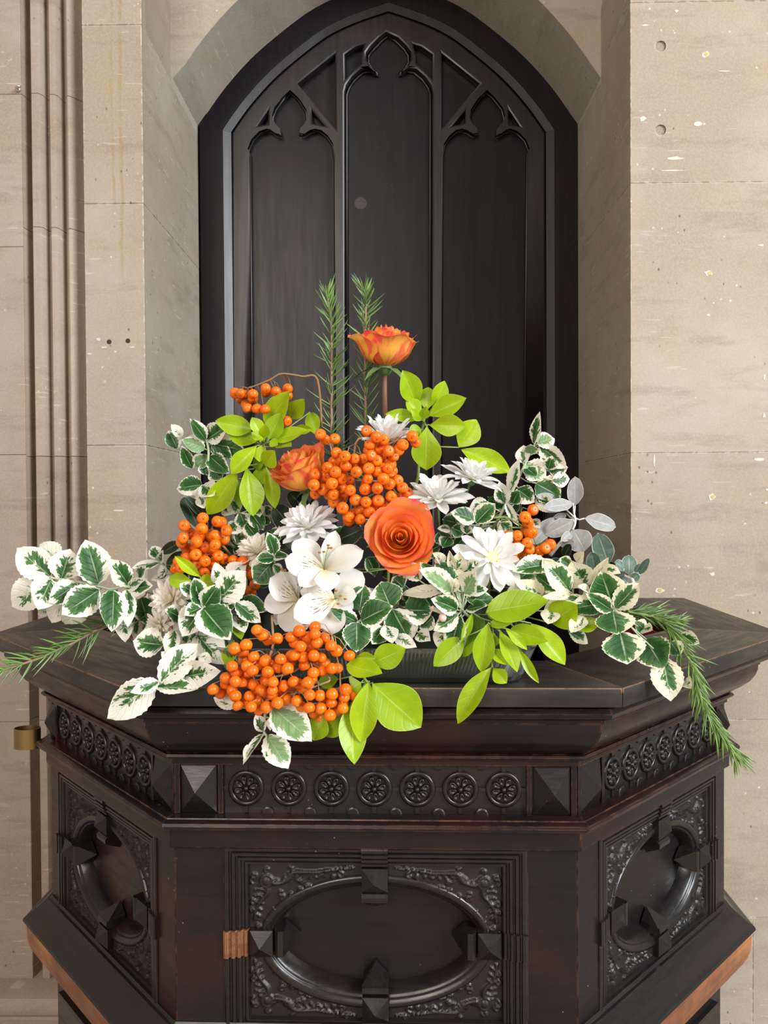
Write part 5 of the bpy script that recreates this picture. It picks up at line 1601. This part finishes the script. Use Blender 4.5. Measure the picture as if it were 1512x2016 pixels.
C2 = [(730, 975), (755, 1005), (812, 1000), (995, 955), (1050, 990), (1090, 1005), (1010, 1035), (1060, 1060), (1120, 1070), (1150, 1100), (1175, 1065), (1200, 1035), (1255, 985), (1275, 1022), (820, 1080), (870, 1100), (810, 1132), (875, 1155), (925, 1115), (975, 1115), (1020, 1095), (1050, 1125), (1075, 1105), (815, 1190), (850, 1230), (935, 1190), (1005, 1170), (1055, 1190), (1115, 1170), (700, 1205), (755, 1215), (692, 1265), (745, 1290), (700, 1315), (795, 1255), (805, 1320), (850, 1280), (895, 1240), (900, 1295), (860, 1322), (805, 1362), (1000, 1230), (985, 1290), (1055, 1285), (1090, 1230), (1125, 1260), (1170, 1240), (1200, 1280), (1225, 1310), (1135, 1330), (1200, 1332), (930, 1350), (990, 1362), (1060, 1355), (1030, 1382), (770, 1165), (929, 1352), (1010, 1420), (960, 1416), (1042, 1405), (1092, 1385), (920, 1430), (890, 1448), (856, 1397), (958, 1462), (893, 1470), (1130, 1210), (1140, 1185), (960, 1150)]
berries('rowan_berries', 'dense round bunch of orange berries in the centre above the front rose', 'V0', C2, 31, 0.893, [(930, 1030, .925), (1060, 1020, .925), (1180, 1000, .925), (860, 1150, .93), (760, 1230, .93), (1000, 1240, .93), (1120, 1260, .93), (900, 1340, .93), (780, 1020, .93)], (930, 1460, .96), (0.05, -1.0, -0.05), 22, 0.022, center=(950, 1220), extra=60)
C3 = [(675, 255), (728, 258), (758, 272), (840, 265), (730, 312), (840, 302), (780, 360), (790, 395), (880, 402), (955, 405), (960, 210), (962, 250), (1055, 240), (1110, 275), (1165, 212), (1165, 278), (1155, 515)]
berries('rowan_berries', 'small bunch of orange berries arching out at the upper left', 'T5', C3, 45, 0.936, [(1440, 130, .955), (1300, 100, .95), (1110, 75, .945), (1000, 130, .944), (880, 180, .943), (790, 210, .943)], (1480, 560, .965), (0, -0.5, -0.9), 23, 0.012, stalk='stalk')
C4 = [(375, 285), (200, 352), (365, 382), (510, 315), (545, 322), (190, 470), (180, 512), (315, 505), (225, 570), (490, 450), (570, 480), (595, 400), (395, 560), (490, 530), (460, 582), (310, 625), (395, 685), (225, 655), (520, 635), (570, 665), (325, 720), (175, 742), (150, 690), (125, 762), (475, 720), (440, 780), (385, 792), (250, 710), (750, 692), (860, 905), (820, 960), (420, 620)]
berries('rowan_berries', 'bunch of orange berries at the left beside the grey pillar edge', 'T6', C4, 51, 0.915, [(560, 540, .94), (430, 420, .94), (300, 420, .94), (330, 600, .94), (480, 640, .94), (240, 620, .94), (760, 800, .94)], (640, 640, .965), (-0.1, -0.9, -0.2), 24, 0.018, extra=22)
C5 = [(450, 1027), (370, 1100), (397, 1152), (440, 1250), (408, 1262), (295, 1285), (200, 1292), (395, 1355), (300, 1387), (415, 1422), (315, 1452), (365, 1502), (505, 1442), (570, 1410), (620, 1375), (260, 1332), (240, 1472), (380, 1212), (130, 1740), (330, 1500)]
berries('rowan_berries', 'small bunch of orange berries on the right beside the silver leaves', 'U4', C5, 53, 0.918, [(-20, 1130, .945), (170, 1100, .94), (280, 1150, .938), (350, 1200, .938), (220, 1220, .938), (480, 1390, .94), (330, 1040, .94)], (-100, 1250, .97), (0.05, -0.9, -0.3), 25, 0.014, stalk='greenstem')

# ---- daisies


def petal_meshes(mat, pre):
    out = []
    for k, cv in enumerate((0.10, -0.12, 0.22)):
        out.append(leaf_mesh(pre, mat, sh_petal, 9, 4, 0.12, cv, 0.008, 0, seed=80 + k))
    return out


MUM = petal_meshes(M['mum'], 'petal'); MUMC = petal_meshes(M['mumcream'], 'petal')


def daisy(label, c, Y, Rpx, nrm, layers, cream=False, seed=0, wide=0.26, disc=0.0, stem_to=None):
    r = random.Random(seed)
    P0 = at(c[0], c[1], Y); R = Rpx * Y / FPX
    n = Vector(nrm).normalized()
    root = empty('chrysanthemum', P0, n.to_track_quat('Z', 'X').to_euler())
    tag(root, label, 'chrysanthemum', 'white chrysanthemums')
    ms = MUMC if cream else MUM
    for (cnt, elev, ln, h) in layers:
        for k in range(cnt):
            a = 2 * math.pi * (k + r.uniform(-.2, .2)) / cnt + h * 40
            L = R * ln * r.uniform(0.86, 1.1); el = math.radians(elev + r.uniform(-9, 9))
            T = Matrix.Rotation(a, 4, 'Z') @ Matrix.Translation((R * 0.09, 0, h * R)) @ Matrix.Rotation(-el, 4, 'Y') @ Matrix.Diagonal((L, L * wide * r.uniform(.85, 1.15), L, 1))
            o = bpy.data.objects.new('petal', r.choice(ms)); COL.objects.link(o); o.parent = root; o.matrix_basis = T
    b = MB(); b.ball((0, 0, R * (0.08 + disc * 0.1)), R * (0.13 + disc * 0.12), None, R * 0.08, 12, 6)
    if disc:
        for k in range(26):
            a = k * 2.4; q_ = math.sqrt(k / 26) * R * 0.22
            b.tube([(q_ * math.cos(a), q_ * math.sin(a), R * .1), (q_ * 1.1 * math.cos(a), q_ * 1.1 * math.sin(a), R * (.22 - .06 * k / 26))], R * .025, R * .02, 5)
    b.build('flower_disc', M['disc'], root, smooth=True)
    b = MB(); b.ball((0, 0, -R * 0.08), R * 0.16, None, R * 0.12, 10, 6)
    b.tube([(0, 0, -R * .1), (0, 0, -R * 0.9)], R * 0.045, R * 0.04, 7)
    b.build('stem', M['sepal'], root, smooth=True)
    return root


FULL = [(15, 6, 1.0, 0.0), (15, 24, 0.94, 0.03), (14, 42, 0.82, 0.06), (11, 58, 0.68, 0.08), (8, 74, 0.52, 0.09)]
daisy('full white daisy just above the white lilies, left of centre', (606, 1040), 0.915, 60, (-0.15, -0.62, 0.77), FULL, seed=1, wide=.31)
daisy('full white daisy touching the front rose at its upper right', (862, 985), 0.920, 64, (-0.05, -0.45, 0.88), FULL, seed=2, wide=.31)
daisy('full white daisy highest on the right, in front of a lime leaf', (928, 945), 0.940, 58, (0.30, -0.30, 0.90), FULL, seed=3, wide=.31)
daisy('open white daisy with a yellow-green eye right of the front rose', (966, 1100), 0.900, 68, (0.10, -0.86, 0.42), [(14, 10, 1.0, 0.0), (11, 30, 0.86, 0.04), (6, 56, 0.5, 0.06)], seed=4, wide=.34, disc=0.5)
daisy('white daisy seen from the side behind the central berries', (760, 868), 0.938, 60, (0.06, -0.40, 0.92), [(14, 24, 1.0, 0.0), (12, 42, 0.95, 0.04), (10, 60, 0.85, 0.07), (8, 76, 0.7, .1)], seed=5, wide=.31)
daisy('cream daisy right of the left-hand berries', (508, 1090), 0.935, 44, (0.0, -0.55, 0.83), FULL, True, 6, .31)
daisy('cream daisy half hidden left of the green-leaved rosette', (340, 1182), 0.915, 46, (-0.35, -0.80, 0.35), FULL, True, 7, .31)
daisy('cream daisy drooping over the left ledge under the rosette', (318, 1232), 0.905, 36, (-0.45, -0.80, -0.2), FULL, True, 8, .31)

# ---- lilies


def lily(label, tile, blooms, stem):
    root = sprig('peruvian_lily', label, 'lily', tile, stem, 0.88, [], stem_mat='greenstem')
    for bl in blooms:
        c = bl['c']; Y = bl['Y']
        for (tx, ty, w, g, dy, yy) in bl['t']:
            s = TL[tile][2]
            B = at(*tp(tile, *c), Y + yy); T = at(*tp(tile, tx, ty), Y + yy + dy)
            W = w / s * Y / FPX * 1.18
            place_axis(KINDS['p'][(tx + ty) % 3], 'tepal', root, B, T, W, random.Random(tx).uniform(-.25, .25), (g, 0, 0, 1))
        cc = at(*tp(tile, *c), Y)
        for (ax_, ay_) in bl['st']:
            e = at(*tp(tile, ax_, ay_), Y - 0.018)
            b = MB(); b.tube([cc - root.location, (cc + e) / 2 + Vector((0, -0.006, 0.002)) - root.location, e - root.location], 0.0006, 0.0005, 5)
            st = b.build('stamen', M['palestem'], root, smooth=True)
            b = MB(); b.ball(e - root.location, 0.0019, 0.0013, 0.0013, 8, 5); b.build('anther', M['anther'], st, smooth=True)
    return root


lily('cluster of white lilies with maroon streaks in the centre front', 'U1', [
    {'c': (800, 945), 'Y': .872, 't': [(480, 615, 270, 0, -.015, .012), (935, 510, 185, 0, -.01, .006), (1215, 715, 265, 0, -.02, .004), (382, 830, 265, 1, -.025, 0), (530, 1092, 220, 0, -.025, -.004), (870, 1140, 240, 0, -.03, -.006)], 'st': [(752, 742), (800, 735), (850, 660), (858, 690), (885, 690)]},
    {'c': (925, 1275), 'Y': .862, 't': [(1225, 960, 285, 0, .0, .014), (625, 1125, 215, 1, -.01, .008), (1150, 1220, 200, .4, -.015, .006), (1110, 1420, 200, 0, -.01, .004), (480, 1470, 300, 1, -.03, 0), (880, 1665, 285, 0, -.02, .002), (530, 1160, 190, .3, -.004, .012)], 'st': [(990, 1240), (1045, 1275), (940, 1180), (965, 1330)]},
    {'c': (500, 1265), 'Y': .885, 't': [(400, 955, 200, 0, 0, .01), (210, 1040, 300, 1, -.02, 0), (118, 1350, 250, 0, -.015, .004), (370, 1645, 270, 0, -.015, .002), (570, 1650, 180, 0, -.01, .006)], 'st': [(355, 945), (320, 930), (510, 1110)]},
    {'c': (470, 1180), 'Y': .90, 't': [(250, 1560, 160, 0, -.02, 0), (390, 1500, 180, 0, -.02, -.004)], 'st': [(352, 1495), (440, 1465), (398, 1435)]}],
    [(620, 1500, .93), (600, 1350, .905), (620, 1240, .895)])

# ---- roses


def rose_petal(r0, h, flare, half, tip, seed, cupv=0.0, wv=0.0012):
    r = random.Random(seed); nu, nv = 10, 14
    vs = []; uvs = []; fs = []
    ph = r.uniform(0, 6.28)
    for i in range(nu + 1):
        u = i / nu
        for j in range(nv + 1):
            v = -1 + 2 * j / nv
            tmax = 1 - 0.30 * abs(v) ** 2.6 + tip * math.exp(-(v / 0.16) ** 2) + 0.022 * math.sin(v * 9 + ph) + 0.012 * math.sin(v * 23 + 2 * ph)
            t = u * tmax
            ang = half * v * min(1, 0.25 + 1.5 * t)
            R = r0 * (math.sin(min(1, t * 1.75) * math.pi / 2) ** 0.7) * (1 - 0.08 * t) + flare * max(0, t - 0.35) ** 2 * 2.2
            R += cupv * v * v * t
            z = h * t ** 1.2 - flare * 0.55 * max(0, t - 0.72) ** 2 * 5 + wv * math.sin(v * 7 + ph) * t * t
            vs.append((R * math.cos(ang), R * math.sin(ang), z)); uvs.append((t, v * .5 + .5))
    m = nv + 1
    for i in range(nu):
        for j in range(nv): fs.append((i * m + j, i * m + j + 1, (i + 1) * m + j + 1, (i + 1) * m + j))
    return mk_mesh('petal', vs, fs, M['rose'], True, False, uvs)


ROSEP = []
NRP = 19
for k in range(NRP):
    f = k / (NRP - 1)
    ROSEP.append((rose_petal(0.0026 + 0.0300 * f ** 0.80, 0.045 - 0.009 * f, 0.0008 + 0.0185 * f ** 1.5, 2.3 - 1.22 * f ** 0.6, 0.015 + 0.03 * f, 100 + k, 0.0012 * f, 0.0004 + 0.0018 * f), k * 2.39996))


def rose(label, c, Y, nrm, scale, spin, open_=1.0, stem_len=0.10, tall=1.0, backs=1.0):
    P0 = at(c[0], c[1], Y)
    n = Vector(nrm).normalized()
    root = empty('rose', P0, n.to_track_quat('Z', 'X').to_euler())
    tag(root, label, 'rose', 'orange roses')
    for k, (me, a) in enumerate(ROSEP):
        o = bpy.data.objects.new('petal', me); COL.objects.link(o); o.parent = root
        sc = scale * (open_ if k > 8 else 1)
        o.matrix_basis = Matrix.Rotation(a + spin, 4, 'Z') @ Matrix.Diagonal((sc, sc, scale * tall, 1)); o.color = (backs, 0.9 * max(0, 1 - k / 8), 0, 1)
    b = MB(); b.ball((0, 0, -0.002 * scale), 0.0095 * scale, None, 0.010 * scale, 12, 8)
    b.build('hip', M['sepal'], root, smooth=True)
    for k in range(5):
        a = 2 * math.pi * k / 5 + spin
        d = Vector((math.cos(a), math.sin(a), -0.15))
        me = KINDS['v'][0]
        pts = [d * 0.006, d * 0.018 + Vector((0, 0, 0.001)), d * 0.032 + Vector((0, 0, -0.004)), d * 0.043 + Vector((0, 0, -0.012))]
        vs = []; fs = []
        sd = d.cross(Vector((0, 0, 1))).normalized()
        for i, p in enumerate(pts):
            w = (0.006, 0.0062, 0.004, 0.0004)[i]
            vs += [p * scale - sd * w * scale, p * scale + Vector((0, 0, -0.001)), p * scale + sd * w * scale]
        for i in range(3):
            for j in range(2): fs.append((3 * i + j, 3 * i + j + 1, 3 * i + j + 4, 3 * i + j + 3))
        obj('sepal', mk_mesh('sepal', vs, fs, M['sepal'], True, False), root)
    if stem_len:
        b = MB(); d = root.matrix_basis.to_3x3().inverted() @ Vector((0, 0.02, -1))
        b.tube([(0, 0, -0.004), Vector((0, 0, -0.014)) + d * 0.01, d * stem_len], 0.0032 * scale, 0.0034 * scale, 8)
        b.build('stem', M['redstem'], root, smooth=True)
    return root


rose('open orange rose with red petal edges facing forward in the centre', (789, 1066), 0.912, (-0.02, -0.94, 0.20), 0.99, 0.4, 1.0, 0.0, backs=.3)
rose('orange and yellow rose topping the arrangement, seen from the side', (758, 722), 0.985, (0.06, -0.16, 0.98), 1.0, 2.2, 1.02, 0.09, 1.14)
rose('red-edged orange rose tilted to the upper left beside the lime leaves', (612, 958), 0.945, (-0.48, -0.36, 0.80), 0.95, 1.0, 0.98, 0.07, 1.2)

# ---- dish and foam
dish_c = at(735, 1346, 0.925); DZ = 1.3886
vs = []; fs = []
NP = 420


def dish_loop(rx, ry, z, fl=0.0):
    """rounded oblong sampled evenly, every second point set in to make the ribs"""
    rc = min(rx, ry) * 0.72
    sx, sy = rx - rc, ry - rc
    arc_l = math.pi * rc / 2
    segs = [('l', (rx, -sy), (rx, sy)), ('a', (sx, sy), 0), ('l', (sx, ry), (-sx, ry)), ('a', (-sx, sy), math.pi / 2), ('l', (-rx, sy), (-rx, -sy)), ('a', (-sx, -sy), math.pi), ('l', (-sx, -ry), (sx, -ry)), ('a', (sx, -sy), 1.5 * math.pi)]
    lens = [arc_l if s_[0] == 'a' else math.dist(s_[1], s_[2]) for s_ in segs]
    tot = sum(lens); out = []
    for k in range(NP):
        d = tot * k / NP; i = 0
        while d > lens[i] and i < 7: d -= lens[i]; i += 1
        s_ = segs[i]; f = d / lens[i]; o_ = -fl * 0.05 if k % 2 else 0.0
        if s_[0] == 'l':
            x = s_[1][0] + (s_[2][0] - s_[1][0]) * f; y = s_[1][1] + (s_[2][1] - s_[1][1]) * f
            if abs(x) >= rx - 1e-9: x += math.copysign(o_, x)
            else: y += math.copysign(o_, y)
        else:
            a_ = s_[2] + f * math.pi / 2
            x = s_[1][0] + (rc + o_) * math.cos(a_); y = s_[1][1] + (rc + o_) * math.sin(a_)
        out.append((x, y, z))
    return out


loops = [dish_loop(0.168, 0.044, 0.0), dish_loop(0.176, 0.050, 0.0015), dish_loop(0.180, 0.0535, 0.008, 0.035), dish_loop(0.186, 0.058, 0.022, 0.035), dish_loop(0.193, 0.0625, 0.038, 0.028), dish_loop(0.195, 0.064, 0.0415), dish_loop(0.193, 0.0625, 0.043),
         dish_loop(0.190, 0.060, 0.0415), dish_loop(0.182, 0.0545, 0.022), dish_loop(0.175, 0.048, 0.0065), dish_loop(0.165, 0.042, 0.005)]
for lp in loops: vs += lp
m = NP
for r_ in range(len(loops) - 1):
    for k in range(m): fs.append((r_ * m + k, r_ * m + (k + 1) % m, (r_ + 1) * m + (k + 1) % m, (r_ + 1) * m + k))
fs += [tuple(range(m)), tuple((len(loops) - 1) * m + k for k in range(m))]
dish = obj('glass_dish', mk_mesh('glass_dish', vs, fs, M['glass']), None, loc=(-0.026, 0.925, DZ))
smooth_by_angle(dish.data, 12)
dish.rotation_euler = (0, 0, PROT)
tag(dish, 'oblong ribbed clear glass dish on the ledge under the flowers', 'dish')
b = MB()
fo = []
for rx, ry, z in ((0.155, 0.036, 0.0066), (0.158, 0.038, 0.02), (0.155, 0.036, 0.075), (0.150, 0.032, 0.080)):
    lp = []
    for k in range(40):
        a = 2 * math.pi * k / 40
        c_, s_ = math.cos(a), math.sin(a)
        lp.append((math.copysign(abs(c_) ** .3, c_) * rx, math.copysign(abs(s_) ** .3, s_) * ry, z))
    fo.append(lp)
vs = [v for lp in fo for v in lp]
fs = [(r_ * 40 + k, r_ * 40 + (k + 1) % 40, (r_ + 1) * 40 + (k + 1) % 40, (r_ + 1) * 40 + k) for r_ in range(3) for k in range(40)] + [tuple(range(40)), tuple(120 + k for k in range(40))]
foam = obj('floral_foam', mk_mesh('floral_foam', vs, fs, M['foam']), None, loc=(-0.026, 0.925, DZ), rot=(0, 0, PROT))
tag(foam, 'dark wet foam block standing in the glass dish', 'floral foam')
